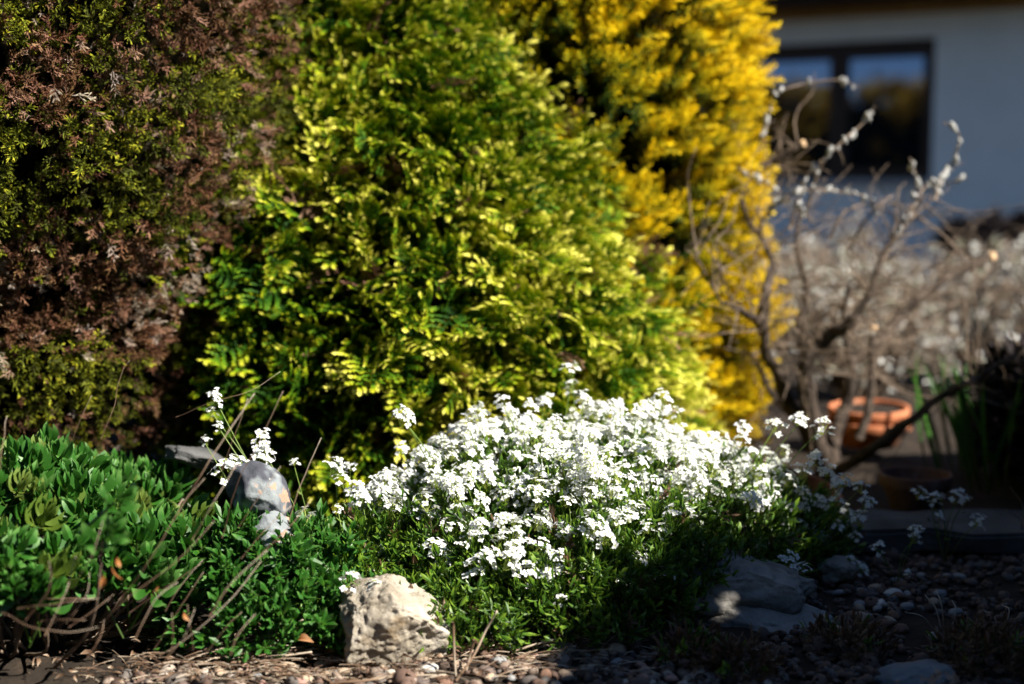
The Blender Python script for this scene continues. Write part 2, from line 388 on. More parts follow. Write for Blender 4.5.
# ------------------------------------------------------------------ crowns
class Crown:
    def __init__(s, cx, cy, prof, seed, amp=0.12, freq=3.0, lean=(0, 0)):
        s.cx, s.cy, s.prof, s.seed, s.amp, s.freq, s.lean = cx, cy, prof, seed, amp, freq, lean
        s.z = [p[0] for p in prof]; s.r = [p[1] for p in prof]
    def surf(s, th, z):
        r = float(np.interp(z, s.z, s.r))
        d = (math.cos(th), math.sin(th))
        p = (s.cx + d[0] * r, s.cy + d[1] * r, z)
        r *= 1 + s.amp * fbm(p, s.freq, 3, s.seed)
        k = z - s.z[0]
        return np.array((s.cx + s.lean[0] * k + d[0] * r, s.cy + s.lean[1] * k + d[1] * r, z)), r
    def sample(s, n, depth=(0.70, 1.03), front=0.75, zr=None, th0=None, clump=0.0, cf=8.0):
        """points through the outer shell with their outward directions; more of them on the side towards the garden path"""
        z0, z1 = zr if zr else (s.z[0], s.z[-1])
        P, O = [], []
        while len(P) < n:
            z = random.uniform(z0, z1)
            if random.random() > np.interp(z, s.z, s.r) / max(s.r): continue
            th = random.gauss(-math.pi / 2, 0.85) if random.random() < front else random.uniform(-math.pi, math.pi)
            p, r = s.surf(th, z)
            if clump and nz(p, cf, s.seed + 3) < -clump + random.uniform(-0.25, 0.25): continue
            u = depth[0] + (depth[1] - depth[0]) * random.random() ** 0.6
            c = np.array((s.cx + s.lean[0] * (z - s.z[0]), s.cy + s.lean[1] * (z - s.z[0]), z))
            dr = np.interp(z + 0.05, s.z, s.r) - np.interp(z - 0.05, s.z, s.r)
            o = (p - c) / (np.linalg.norm(p - c) + 1e-6); o[2] = -dr / 0.1 * 0.5
            P.append(c + (p - c) * u); O.append(o)
        return np.array(P), np.array(O)
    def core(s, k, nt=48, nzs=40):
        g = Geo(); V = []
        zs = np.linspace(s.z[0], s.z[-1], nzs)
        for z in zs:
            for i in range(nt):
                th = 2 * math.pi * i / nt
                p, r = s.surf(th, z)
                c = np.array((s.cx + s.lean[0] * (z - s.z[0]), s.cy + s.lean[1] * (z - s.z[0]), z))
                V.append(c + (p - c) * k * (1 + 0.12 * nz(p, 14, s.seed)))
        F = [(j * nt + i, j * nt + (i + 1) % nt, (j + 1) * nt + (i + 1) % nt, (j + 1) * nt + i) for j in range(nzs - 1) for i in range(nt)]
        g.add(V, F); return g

def trunk(g, x, y, z, r, limbs, cr):
    pts = spline([(x, y, -0.05), (x + 0.02, y + 0.01, z * 0.5), (x, y, z)], 6)
    tube(g, pts, r, r * 0.3, 8, knob=0.08)
    for i in range(limbs):
        t = random.uniform(0.05, 0.9); th = random.uniform(0, 2 * math.pi); zz = z * t
        rr = float(np.interp(zz, cr.z, cr.r)) * 0.75
        e = (x + math.cos(th) * rr, y + math.sin(th) * rr, zz + 0.15)
        tube(g, spline([(x, y, zz), ((x + e[0]) / 2, (y + e[1]) / 2, zz + 0.04), e], 4), r * 0.3, r * 0.08, 5, knob=0.1)

# --- golden thuja: flat scaly sprays with yellow tips
def thuja_spray(seed):
    rr = random.Random(seed); parts = []
    def diamond(p, d, L, W, t0, t1, nrm):
        d = np.array(d); d = d / np.linalg.norm(d); side = np.cross(nrm, d); side /= np.linalg.norm(side)
        p = np.array(p)
        V = np.array([p, p + d * L * 0.55 + side * W / 2 - nrm * W * 0.3, p + d * L, p + d * L * 0.55 - side * W / 2 - nrm * W * 0.3])
        parts.append((V, np.array([(0, 3, 2, 1)]), np.array([t0, (t0 + t1) / 2, t1, (t0 + t1) / 2])))
    up = np.array([0, 0, 1.0])
    def cord(p, ang, L, t0, t1, droop):
        """a scaly branchlet: overlapping pairs of lobes held close to its axis, arching over"""
        m = max(3, int(L / 0.06)); q = np.array(p, float); dz = rr.uniform(-0.05, 0.25)
        for j in range(m):
            u = j / m; t = t0 + (t1 - t0) * u
            d = np.array([math.cos(ang), math.sin(ang), dz - droop * u * u]); d /= np.linalg.norm(d)
            diamond(q, d, 0.10, 0.040, t, min(1, t + 0.08), up)
            for s2 in (-1, 1):
                a2 = ang + s2 * R(rr.uniform(26, 42))
                diamond(q, (math.cos(a2), math.sin(a2), d[2] + rr.uniform(-0.15, 0.1)), 0.085 * rr.uniform(0.8, 1.25), 0.034, t, min(1, t + 0.22), up)
            q = q + d * L / m
        return q
    n = 6; ax = np.array([0.0, 0, 0]); 
    for i in range(n):
        s = i / n
        d = np.array([1, rr.uniform(-0.08, 0.08), 0.10 - 0.55 * s]); d /= np.linalg.norm(d)
        diamond(ax, d, 0.20, 0.045, 0.45 * s, 0.45 * s + 0.1, up)
        for sg in (-1, 1):
            if rr.random() < 0.1: continue
            cord(ax + d * rr.uniform(0, 0.1), sg * R(rr.uniform(32, 62)), (0.42 * (1 - s) + 0.17) * rr.uniform(0.75, 1.25), 0.15 + 0.35 * s, rr.uniform(0.65, 0.95), rr.uniform(0.5, 1.2))
        ax = ax + d * 0.155
    cord(ax, rr.uniform(-0.2, 0.2), 0.24, 0.55, 1.0, 0.9)
    return merge(parts)

def yew_shoot(seed):
    rr = random.Random(seed); parts = []
    for i in range(34):
        s = i / 33; ax = np.array([s, 0, 0.12 * s * s])
        a = i * 2.4 + rr.uniform(-0.3, 0.3); fw = 0.45 + 0.9 * s ** 2
        d = Vector((fw, math.cos(a), math.sin(a))).normalized()
        L = 0.26 * (1 - 0.35 * s) * rr.uniform(0.85, 1.15)
        n0 = Vector((1, 0, 0)).cross(d).normalized() * 0.030
        b, e = Vector(ax), Vector(ax) + d * L
        mid = b + d * L * 0.5 + Vector((0.015, 0, 0))
        V = np.array([b, mid + n0, e, mid - n0]); t = 0.15 + 0.7 * s
        parts.append((V, np.array([(0, 1, 2, 3)]), np.array([t * 0.6, t, min(1, t + 0.2), t])))
    # axis
    V = np.array([(0, -0.014, 0), (0, 0.014, 0), (1, 0.008, 0.12), (1, -0.008, 0.12)])
    parts.append((V, np.array([(0, 1, 2, 3)]), np.array([0, 0, 0.7, 0.7])))
    return merge(parts)

def juniper_twig(seed):
    rr = random.Random(seed); parts = []
    def cord(p, d, L, W, t0, t1):
        """a tiny square-section scaly cord, bent downwards"""
        d = Vector(d).normalized(); s1 = d.cross(Vector((0.3, 0.2, 1))).normalized(); s2 = d.cross(s1)
        V = []; tt = []
        for k, (u, w) in enumerate(((0, 0.7), (0.55, 1.0), (1.0, 0.25))):
            c = Vector(p) + d * L * u + Vector((0, 0, -0.22 * L * u * u))
            for q in (s1, s2 * 0.9 - s1 * 0.5, -s2 * 0.9 - s1 * 0.5):
                V.append(c + q * W * w); tt.append(t0 + (t1 - t0) * u)
        F = [(k * 3 + i, k * 3 + (i + 1) % 3, k * 3 + 3 + (i + 1) % 3, k * 3 + 3 + i) for k in range(2) for i in range(3)]
        parts.append((np.array(V), np.array(F), np.array(tt)))
    cord((0, 0, 0), (1, 0, 0.1), 0.9, 0.022, 0.1, 0.6)
    for i in range(9):
        s = 0.15 + 0.8 * i / 9; a = i * 2.3 + rr.uniform(-0.4, 0.4)
        d = (rr.uniform(0.5, 1.1), math.cos(a) * 0.8, math.sin(a) * 0.8)
        L = rr.uniform(0.28, 0.5) * (1.1 - 0.4 * s)
        p = (s * 0.9, 0, -0.2 * s * s * 0.9)
        cord(p, d, L, 0.030, 0.3 * s + 0.15, 0.6 + 0.4 * s)
        q = Vector(p) + Vector(d).normalized() * L * 0.4
        d2 = Vector(d) + Vector((0.4, rr.uniform(-0.8, 0.8), rr.uniform(-0.8, 0.8)))
        cord(q, d2, L * 0.55, 0.026, 0.35 + 0.2 * s, 0.7 + 0.3 * s)
    return merge(parts)

def scatter(g, tmpls, P, X, roll, scale, rnd, dead=None):
    k = len(P); Rm = frames(X, roll, scale); pick = rng.integers(0, len(tmpls), k)
    for i, t in enumerate(tmpls):
        m = pick == i
        if m.any(): g.inst(t, Rm[m], P[m], np.asarray(rnd)[m], None if dead is None else np.asarray(dead)[m])

def build_thuja():
    cr = Crown(-0.20, 3.55, [(0.0, 0.53), (0.12, 0.57), (0.30, 0.58), (0.62, 0.52), (0.93, 0.36), (1.19, 0.265), (1.45, 0.2), (1.66, 0.05)], 21.0, 0.20, 5.2, (-0.13, 0.02))
    t = empty('golden_conifer', (-0.20, 3.55, 0), 'bright yellow-green conifer with drooping feathery sprays behind the white flowers', 'conifer', 'conifers at the back of the bed')
    g = Geo(); trunk(g, -0.20, 3.55, 1.35, 0.05, 26, cr); g.obj('trunk', M['bark'], t, True)
    cr.core(0.60).obj('shade_core', M['core'], t, True)
    g = Geo(); tm = [thuja_spray(i) for i in range(6)]
    P, O = cr.sample(3900, (0.66, 1.06), 0.72, clump=0.0, cf=9.0)
    k = len(P)
    X = O + rng.normal(0, 0.38, (k, 3)); X[:, 2] += rng.uniform(-0.15, 0.55, k)
    dead = (rng.random(k) < 0.04).astype(float)
    rnd = np.clip(0.5 + 0.5 * np.array([nz(p, 3.5, 40) for p in P]) * 1.2 + rng.normal(0, 0.2, k) + -0.05 + 0.6 * (P[:, 0] + 0.15) - 0.3 * np.clip(P[:, 2] - 0.75, 0, 1), 0, 1)  # light put into the colour: brighter to the right, darker near the top
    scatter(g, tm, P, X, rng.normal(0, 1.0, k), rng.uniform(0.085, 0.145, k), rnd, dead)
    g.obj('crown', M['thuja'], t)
build_thuja()

def build_yew():
    cr = Crown(-0.05, 4.12, [(0.0, 0.60), (0.15, 0.66), (0.45, 0.67), (0.8, 0.66), (1.3, 0.645), (1.8, 0.58), (2.2, 0.45), (2.45, 0.1)], 5.0, 0.10, 3.0)
    t = empty('golden_yew', (-0.05, 4.12, 0), 'deep golden yellow upright yew beside the house wall, tallest and farthest of the three conifers', 'conifer', 'conifers at the back of the bed')
    g = Geo(); trunk(g, -0.05, 4.12, 2.2, 0.06, 30, cr); g.obj('trunk', M['bark'], t, True)
    cr.core(0.84).obj('shade_core', M['core'], t, True)
    g = Geo(); tm = [yew_shoot(i) for i in range(5)]
    P, O = cr.sample(13000, (0.82, 1.05), 0.5, clump=0.03, cf=7.0)
    k = len(P)
    X = O + rng.normal(0, 0.30, (k, 3)); X[:, 2] += rng.uniform(0.1, 0.8, k)
    rnd = np.clip(0.44 + 0.6 * np.array([nz(p, 5, 60) for p in P]) + rng.normal(0, 0.15, k) + 1.5 * np.clip(P[:, 0] - 0.22, -0.2, 1), 0, 1)  # side light painted in: shoots turn brighter towards the right edge
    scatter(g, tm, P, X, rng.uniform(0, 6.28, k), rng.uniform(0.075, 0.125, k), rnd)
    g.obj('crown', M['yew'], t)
build_yew()

def build_juniper():
    cr = Crown(-1.15, 3.15, [(0.12, 0.25), (0.22, 0.35), (0.36, 0.42), (0.53, 0.48), (0.74, 0.595), (0.9, 0.645), (1.14, 0.69), (1.5, 0.70), (1.85, 0.5), (2.1, 0.1)], 9.0, 0.10, 4.0)
    t = empty('browned_juniper', (-1.15, 3.15, 0), 'dense dull green juniper with large dead brown patches, above the leafy green clump', 'conifer', 'conifers at the back of the bed')
    g = Geo(); trunk(g, -1.15, 3.15, 1.7, 0.055, 24, cr); g.obj('trunk', M['bark'], t, True)
    cr.core(0.70).obj('shade_core', M['core'], t, True)
    g = Geo(); tm = [juniper_twig(i) for i in range(6)]
    P, O = cr.sample(26000, (0.76, 1.06), 0.85, clump=0.30, cf=11.0)
    k = len(P)
    X = O + rng.normal(0, 0.45, (k, 3)); X[:, 2] += rng.uniform(-0.2, 0.6, k)
    nn = np.array([fbm(p, 4.5, 3, 80) for p in P])
    low = np.clip((0.75 - P[:, 2]) * 0.9, -0.3, 0.6); edge = np.clip((P[:, 0] + 0.80) * 1.6, -0.2, 0.6)
    prob = np.clip(0.34 + 2.2 * nn + low + edge, 0.06, 0.94)
    dead = (rng.random(k) < prob) * rng.uniform(0.75, 1.0, k)
    rnd = np.clip(0.45 + 0.55 * np.array([nz(p, 9, 17) for p in P]) + rng.normal(0, 0.25, k), 0, 1)
    scatter(g, tm, P, X, rng.uniform(0, 6.28, k), rng.uniform(0.024, 0.048, k), rnd, dead)
    g.obj('crown', M['juniper'], t)
build_juniper()

# --- the shrub out on the right whose shade falls over the path, and the hedge the window mirrors
def leaf_cluster(n, L, W, spread, seed):
    rr = random.Random(seed); parts = []
    for i in range(n):
        lf = leaf(L * rr.uniform(0.7, 1.2), W * rr.uniform(0.8, 1.2), 0.2, rr.uniform(0.1, 0.4), 3)
        m = Matrix.Rotation(i * 2.4, 3, 'X') @ Matrix.Rotation(-R(rr.uniform(20, 70)), 3, 'Y')
        parts.append(xf(lf, m, (i / n * spread, 0, 0)))
    return merge(parts)

def leafy_block(name, label, cat, centre, half, top, n, mat, scale, size, seed, rz=0.0):
    """a clipped, bumpy evergreen: leaf clusters through the outer shell of a rounded block"""
    t = empty(name, (centre[0], centre[1], 0), label, cat)
    ca, sa = math.cos(rz), math.sin(rz)
    def shape(u, v):     # unit sphere direction -> point of a superellipsoid
        d = np.array([math.cos(v) * math.cos(u), math.cos(v) * math.sin(u), math.sin(v)])
        p = np.sign(d) * np.abs(d) ** 0.55
        return p
    def place(p, k):
        x, y = p[0] * half[0] * k, p[1] * half[1] * k
        tp = top(y) if callable(top) else top
        z = 0.04 + (tp - 0.04) * (0.5 + 0.5 * p[2] * k)
        return np.array((centre[0] + x * ca - y * sa, centre[1] + x * sa + y * ca, z))
    P, O = [], []
    while len(P) < n:
        v = math.asin(random.uniform(-1, 1)); u = random.uniform(-math.pi, math.pi)
        p = shape(u, v); q = place(p, 1.0)
        k = (1 + 0.08 * nz(q, 3.0 / size, seed)) * random.uniform(0.86, 1.03)
        P.append(place(p, k)); O.append(np.array((p[0] * ca - p[1] * sa, p[0] * sa + p[1] * ca, p[2] + 0.3)))
    P = np.array(P); O = np.array(O); kk = len(P)
    g = Geo(); tm = [leaf_cluster(9, 1.0, 0.42, 0.9, seed + i) for i in range(4)]
    X = O + rng.normal(0, 0.5, (kk, 3))
    scatter(g, tm, P, X, rng.uniform(0, 6.28, kk), rng.uniform(0.7, 1.3, kk) * scale, rng.random(kk))
    g.obj('foliage', mat, t)
    g = Geo(); V = []; nu, nv = 40, 20
    for j in range(nv + 1):
        for i in range(nu):
            V.append(place(shape(2 * math.pi * i / nu, -math.pi / 2 + math.pi * j / nv), 0.84))
    g.add(V, [(j * nu + i, j * nu + (i + 1) % nu, (j + 1) * nu + (i + 1) % nu, (j + 1) * nu + i) for j in range(nv) for i in range(nu)])
    g.obj('shade_core', M['core'], t, True)  # solid near-black filler for the shaded gaps between leaves
leafy_block('evergreen_shrub', 'clipped dark evergreen shrub standing over the shaded gravel at right', 'shrub', (1.74, 2.13), (0.30, 1.15),
            lambda y: 1.26 - 0.45 * y, 5600, M['evergreen'], 0.055, 1.0, 3)
leafy_block('evergreen_shrub', 'dark evergreen filling the gap behind the juniper and the yellow-green conifer', 'shrub', (-0.85, 4.6), (0.62, 0.35), 2.1, 2600, M['evergreen'], 0.06, 1.3, 41)
leafy_block('off_view_hedge', 'tall brownish clipped hedge mirrored in the house window', 'hedge', (-11.0, -2.0), (0.8, 6.5), 2.7, 5000, M['hedge'], 0.22, 4.0, 8, rz=R(45))
leafy_block('off_view_hedge', 'added unseen hedge behind the photographer that blocks low sky light', 'hedge', (-1.5, -4.6), (5.5, 1.0), 6.0, 6000, M['evergreen'], 0.26, 4.0, 18)  # added out of view to cut sky light and deepen the shadows

# ------------------------------------------------------------------ gnarled pussy willow
def build_willow():
    YB = 3.65
    base = at(822, 475, YB); base.z = 0
    t = empty('pussy_willow', base, 'gnarled grey willow shrub hung with white furry catkins, in front of the house window', 'shrub')
    def pl(pts): return [at(x, y, Y) for x, y, Y in pts]
    wood = Geo()
    main = [
        ([(826, 478, 3.65), (806, 430, 3.65), (786, 390, 3.63), (769, 351, 3.6), (759, 322, 3.58), (743, 312, 3.5), (722, 305, 3.42)], 0.024, 0.004),
        ([(762, 330, 3.6), (766, 293, 3.62), (773, 267, 3.66), (766, 246, 3.7), (750, 225, 3.7)], 0.016, 0.004),
        ([(826, 478, 3.65), (812, 420, 3.62), (808, 365, 3.6), (829, 339, 3.58), (854, 318, 3.55)], 0.026, 0.014),
        ([(854, 318, 3.55), (866, 300, 3.56), (880, 262, 3.6), (900, 232, 3.65), (925, 196, 3.7)], 0.012, 0.003),
        ([(826, 478, 3.65), (838, 430, 3.7), (848, 400, 3.72), (853, 361, 3.75), (846, 320, 3.8), (850, 280, 3.8)], 0.022, 0.005),
        ([(808, 365, 3.6), (800, 330, 3.65), (806, 290, 3.7), (796, 250, 3.72), (800, 215, 3.75)], 0.013, 0.003),
        ([(826, 478, 3.65), (868, 452, 3.5), (905, 424, 3.45), (949, 393, 3.4), (990, 372, 3.4), (1035, 345, 3.4)], 0.016, 0.005),
        ([(853, 361, 3.75), (885, 335, 3.8), (917, 298, 3.85), (949, 278, 3.9), (987, 259, 3.95)], 0.014, 0.011),
        ([(800, 420, 3.68), (776, 400, 3.72), (760, 372, 3.75), (748, 352, 3.8)], 0.012, 0.004),
        ([(860, 440, 3.6), (868, 400, 3.62), (873, 362, 3.65), (873, 336, 3.66)], 0.012, 0.010),
        ([(722, 305, 3.42), (712, 285, 3.4), (700, 262, 3.4), (690, 240, 3.4)], 0.0035, 0.0012),
        ([(735, 310, 3.46), (722, 275, 3.45), (716, 240, 3.45)], 0.003, 0.0012),
        ([(740, 178, 3.75), (762, 166, 3.72), (798, 146, 3.7)], 0.009, 0.008),
        ([(750, 225, 3.7), (742, 200, 3.72), (740, 178, 3.75)], 0.006, 0.008),
    ]
    starts = []
    for pts, r0, r1 in main:
        P = spline(pl(pts), 7)
        P += np.array([[nz(p, 16, 3) * r0 * 0.6, nz(p, 16, 9) * r0 * 0.6, nz(p, 16, 15) * r0 * 0.6] for p in P])
        tube(wood, P, r0, r1, 9, knob=0.14); starts += [(p, r1) for p in P[4:]]
    wood.obj('trunk', M['old_bark'], t, True)
    for (a, b, r) in (((975, 264, 3.94), (991, 257, 3.96), 0.0122), ((873, 345, 3.66), (873, 330, 3.66), 0.0115), ((790, 150, 3.71), (802, 144, 3.7), 0.009)):
        cut = Geo(); tube(cut, pl([b, (b[0] + (b[0] - a[0]) * 0.25, b[1] + (b[1] - a[1]) * 0.25, b[2])]), r, r, 10)
        cut.obj('cut_end', M['cut'], t, True)
    # twigs
    tw = Geo()
    ends = []
    for i in range(680):
        p, r = starts[random.randrange(len(starts))]
        if (p[0] < 0.60 and random.random() < 0.8) or p[2] < 0.24: continue
        L = random.uniform(0.08, 0.30)
        d = np.array([random.gauss(0.2, 0.5), random.gauss(0, 0.6), random.gauss(0.35, 0.5)]); d /= np.linalg.norm(d)
        pts = [p]; q = np.array(p)
        for s in range(4):
            d = d + np.array([random.gauss(0, 0.28), random.gauss(0, 0.28), random.gauss(-0.05, 0.28)]); d /= np.linalg.norm(d)
            q = q + d * L / 4; pts.append(q)
        tube(tw, spline(pts, 2), random.uniform(0.0011, 0.0027), 0.0007, 4)
        ends.append(pts)
    whips = [
        [(738, 168), (748, 174), (772, 186), (798, 206), (815, 225)],
        [(758, 150), (763, 132), (775, 96), (804, 84), (837, 80), (859, 87)],
        [(806, 215), (820, 167), (843, 141), (862, 124), (875, 106)],
        [(890, 240), (904, 218), (917, 186), (910, 158)],
        [(900, 235), (914, 206), (927, 185), (946, 183), (968, 178)],
        [(935, 200), (943, 174), (952, 164), (959, 135), (943, 122)],
        [(760, 235), (766, 215), (790, 195), (815, 190), (842, 192), (868, 198), (880, 215)],
        [(790, 230), (800, 195), (806, 176), (822, 160)],
        [(850, 250), (862, 225), (880, 205), (893, 195)],
        [(755, 260), (762, 225), (756, 205)],
        [(830, 240), (842, 215), (862, 205), (893, 205), (905, 195)],
    ]
    cat_pts = []
    for i, wpts in enumerate(whips):
        Y = 3.62 + 0.06 * math.sin(i * 2.1)
        P = spline([at(x, y, Y + 0.03 * math.sin(j * 1.7 + i)) for j, (x, y) in enumerate(wpts)], 8)
        tube(tw, P, 0.0035, 0.0015, 5)
        s = random.uniform(0.1, 0.3)
        while s < 1:
            cat_pts.append((P[int(s * (len(P) - 1))], 1.0)); s += (0.03 + random.expovariate(1 / 0.055)) * 5 / len(wpts) * 0.9
    for pts in random.sample(ends, 34):
        cat_pts.append((pts[-1], 0.75))
    tw.obj('twigs', M['twig'], t, True)
    # catkins: small furry ovals, each its own part
    def catkin_mesh(seed):
        bm = bmesh.new(); bmesh.ops.create_icosphere(bm, subdivisions=3, radius=1.0)
        for v in bm.verts:
            k = 1 + 0.16 * nz(v.co, 6, seed) + 0.1 * random.uniform(-1, 1)
            v.co = Vector((v.co.x * 0.6 * k, v.co.y * 0.6 * k, v.co.z * k))
        me = bpy.data.meshes.new('catkin'); bm.to_mesh(me); bm.free(); me.materials.append(M['catkin']); return me
    cm = [catkin_mesh(i * 3.3) for i in range(4)]
    for i, (p, s) in enumerate(cat_pts[:98]):
        o = bpy.data.objects.new('catkin', cm[i % 4]); C.objects.link(o); o.parent = t
        o.location = Vector(p) - base + Vector((random.uniform(-0.004, 0.004), 0, random.uniform(-0.006, 0.006)))
        sc = random.choice([random.uniform(0.004, 0.007), random.uniform(0.007, 0.0125)]) * s; o.scale = (sc, sc, sc * random.uniform(1.0, 1.5))
        o.rotation_euler = (random.uniform(-0.7, 0.7), random.uniform(-0.7, 0.7), random.uniform(0, 6))
build_willow()

# ------------------------------------------------------------------ pale twiggy shrubs behind it
def pale_shrub(x, y, rad, h, n, label, seed, buds=260):
    rr = random.Random(seed)
    t = empty('twiggy_shrub', (x, y, 0), label, 'shrub', 'pale twiggy shrubs before the house')
    g = Geo(); b = Geo()
    bud = leaf_cluster(5, 1.0, 0.55, 0.8, seed)
    BP, BX = [], []
    for i in range(n):
        a = rr.uniform(0, 2 * math.pi); rr2 = rad * math.sqrt(rr.random())
        hh = h * rr.uniform(0.55, 1.05) * (1 - 0.35 * (rr2 / rad) ** 2)
        s0 = np.array([x + 0.15 * rr2 * math.cos(a), y + 0.15 * rr2 * math.sin(a), 0.0])
        top = np.array([x + rr2 * 0.65 * math.cos(a), y + rr2 * 0.65 * math.sin(a), hh])
        e = np.array([x + rr2 * 1.1 * math.cos(a + rr.uniform(-0.5, 0.5)), y + rr2 * 1.1 * math.sin(a), hh * rr.uniform(0.2, 0.95)])
        md = (s0 + top) / 2 + np.array([rr.gauss(0, 0.05), rr.gauss(0, 0.05), 0.03])
        P = spline([s0, md, top, e], 4)
        P += np.array([[nz(p, 9, seed + i) * 0.03, nz(p, 9, seed + i + 50) * 0.03, nz(p, 9, seed + 90 + i) * 0.03] for p in P])
        tube(g, P, 0.0055 * rr.uniform(0.5, 1.7), 0.0015, 4)
        for k in range(buds // n):
            j = rr.randrange(5, len(P)); BP.append(P[j]); BX.append((rr.gauss(0, 1), rr.gauss(0, 1), rr.gauss(-0.3, 1)))
        for k in range(2):
            j = rr.randrange(4, len(P)); q = P[j]; d = np.array([rr.gauss(0, 1), rr.gauss(0, 1), rr.gauss(0.2, 0.8)]); d *= rr.uniform(0.06, 0.2) / np.linalg.norm(d)
            tube(g, spline([q, q + d * 0.5 + np.array([0, 0, 0.015]), q + d], 2), 0.0025, 0.0012, 3)
    g.obj('twigs', M['twig'], t, True)
    BP = np.array(BP); BX = np.array(BX); k = len(BP)
    b.inst(bud, frames(BX, rng.uniform(0, 6, k), rng.uniform(0.014, 0.038, k)), BP, rng.random(k))
    o = b.obj('catkins', M['palebud'], t); o['kind'] = 'stuff'
M['palebud'] = leaf_mat('pale_bud', [(0.0, (0.22, 0.23, 0.12)), (0.35, (0.42, 0.41, 0.35)), (1.0, (0.78, 0.78, 0.76))], trans=0.2, rough=0.8, vary=0.8)
pale_shrub(1.22, 5.0, 0.42, 0.50, 150, 'pale twiggy shrub right behind the gnarled willow trunk', 31, 700)
pale_shrub(1.85, 5.4, 0.50, 0.56, 170, 'pale twiggy shrub at the right edge in front of the house wall', 32, 800)
pale_shrub(1.55, 6.6, 0.60, 0.58, 170, 'farthest pale twiggy shrub, under the right corner of the window', 33, 800)
pale_shrub(1.02, 6.0, 0.45, 0.55, 120, 'pale twiggy shrub between the golden yew and the willow trunk', 34, 500)
leafy_block('dark_bush', 'low dark bush by the house wall at the right edge', 'bush', (3.75, 9.3), (0.85, 0.4), 0.46, 900, M['blackleaf'], 0.09, 1.0, 14)

# ------------------------------------------------------------------ stones
def rock(name, centre, size, seed, mat, label, cat='rock', rot=(0, 0, 0), cuts=6, faces=(), rough=0.16, sub=5, pits=0.0, group=None, fine=0.03):
    rr = random.Random(seed)
    bm = bmesh.new(); bmesh.ops.create_icosphere(bm, subdivisions=sub, radius=1.0)
    planes = []
    for n, d in faces: planes.append((Vector(n).normalized(), d))
    for i in range(cuts):
        n = Vector((rr.gauss(0, 1), rr.gauss(0, 1), rr.gauss(0, 0.8))).normalized(); planes.append((n, rr.uniform(0.55, 0.85)))
    for v in bm.verts:
        p = v.co.copy()
        for n, d in planes:
            e = p.dot(n) - d
            if e > 0: p -= n * e * 0.9
        k = 1 + rough * fbm(p, 1.6, 4, seed) + fine * fbm(p, 9, 3, seed + 4)
        if pits:
            q = nz(p, 5.5, seed + 9)
            if q > 0.22: k -= pits * (q - 0.22)
            q = nz(p, 13, seed + 19)
            if q > 0.25: k -= pits * 0.5 * (q - 0.25)
        v.co = Vector((p.x * k * size[0], p.y * k * size[1], p.z * k * size[2]))
    m = Matrix.Rotation(rot[2], 3, 'Z') @ Matrix.Rotation(rot[1], 3, 'Y') @ Matrix.Rotation(rot[0], 3, 'X')
    for v in bm.verts: v.co = m @ v.co
    for f in bm.faces: f.smooth = True
    me = bpy.data.meshes.new(name); bm.to_mesh(me); bm.free(); me.materials.append(mat)
    o = bpy.data.objects.new(name, me); C.objects.link(o); o.location = centre
    return tag(o, label, cat, group)

RG = 'larger stones set around the bed'
rock('rock', at(390, 624, 2.19), (0.102, 0.085, 0.088), 6.0, M['limestone'], 'pitted cream limestone rock in full sun at the front of the bed', faces=(((0.62, -0.10, 0.74), 0.56), ((-0.35, -0.1, 0.93), 0.70), ((-0.95, -0.25, 0.1), 0.68), ((-0.1, -0.95, 0.35), 0.66), ((0.5, -0.85, -0.1), 0.72)), pits=0.22, rough=0.16, cuts=2, group=RG, sub=6, fine=0.04)
rock('rock', at(257, 497, 2.36), (0.055, 0.05, 0.062), 12.0, M['greystone'], 'smooth dark grey stone with orange lichen spots, beside the leafy clump', rot=(0, R(-25), 0), cuts=4, rough=0.10, group=RG, fine=0.01)
rock('rock', at(277, 540, 2.30), (0.045, 0.045, 0.05), 15.0, M['lichenstone'], 'pale blue-grey lichened stone just below the smooth dark grey one', rot=(0, R(-20), 0), cuts=4, rough=0.12, group=RG)
rock('rock', at(744, 584, 2.45), (0.145, 0.085, 0.072), 23.0, M['darkrock'], 'upper slanting slab of the split grey rock in the shade of the flowers', rot=(0, 0, R(10)), faces=(((0.55, -0.2, 0.8), 0.42), ((-0.45, -0.25, 0.85), 0.55), ((-0.1, -0.95, 0.2), 0.62)), cuts=5, rough=0.18, fine=0.07, group=RG)
rock('rock', at(752, 622, 2.41), (0.145, 0.08, 0.046), 27.0, M['darkrock'], 'lower flat block of the split grey rock in the shade', rot=(0, R(4), R(-8)), cuts=7, rough=0.17, fine=0.07, group=RG)
rock('rock', at(910, 684, 2.10), (0.075, 0.05, 0.03), 33.0, M['lichenstone'], 'pale bluish stone cut off by the bottom edge at lower right', rot=(0, R(-10), R(12)), cuts=6, rough=0.12, group=RG)
rock('rock', at(835, 570, 2.66), (0.040, 0.035, 0.025), 36.0, M['darkrock'], 'small brownish stone between the split rock and the paving slab', cuts=6, group=RG)
rock('rock', at(193, 458, 2.66), (0.072, 0.05, 0.022), 41.0, M['paving'], 'flat stone coloured dark for shadow behind the leafy clump, under the conifers', rot=(0, R(14), 0), cuts=7, group=RG)  # dark paving colour stands in for the shadow on this stone
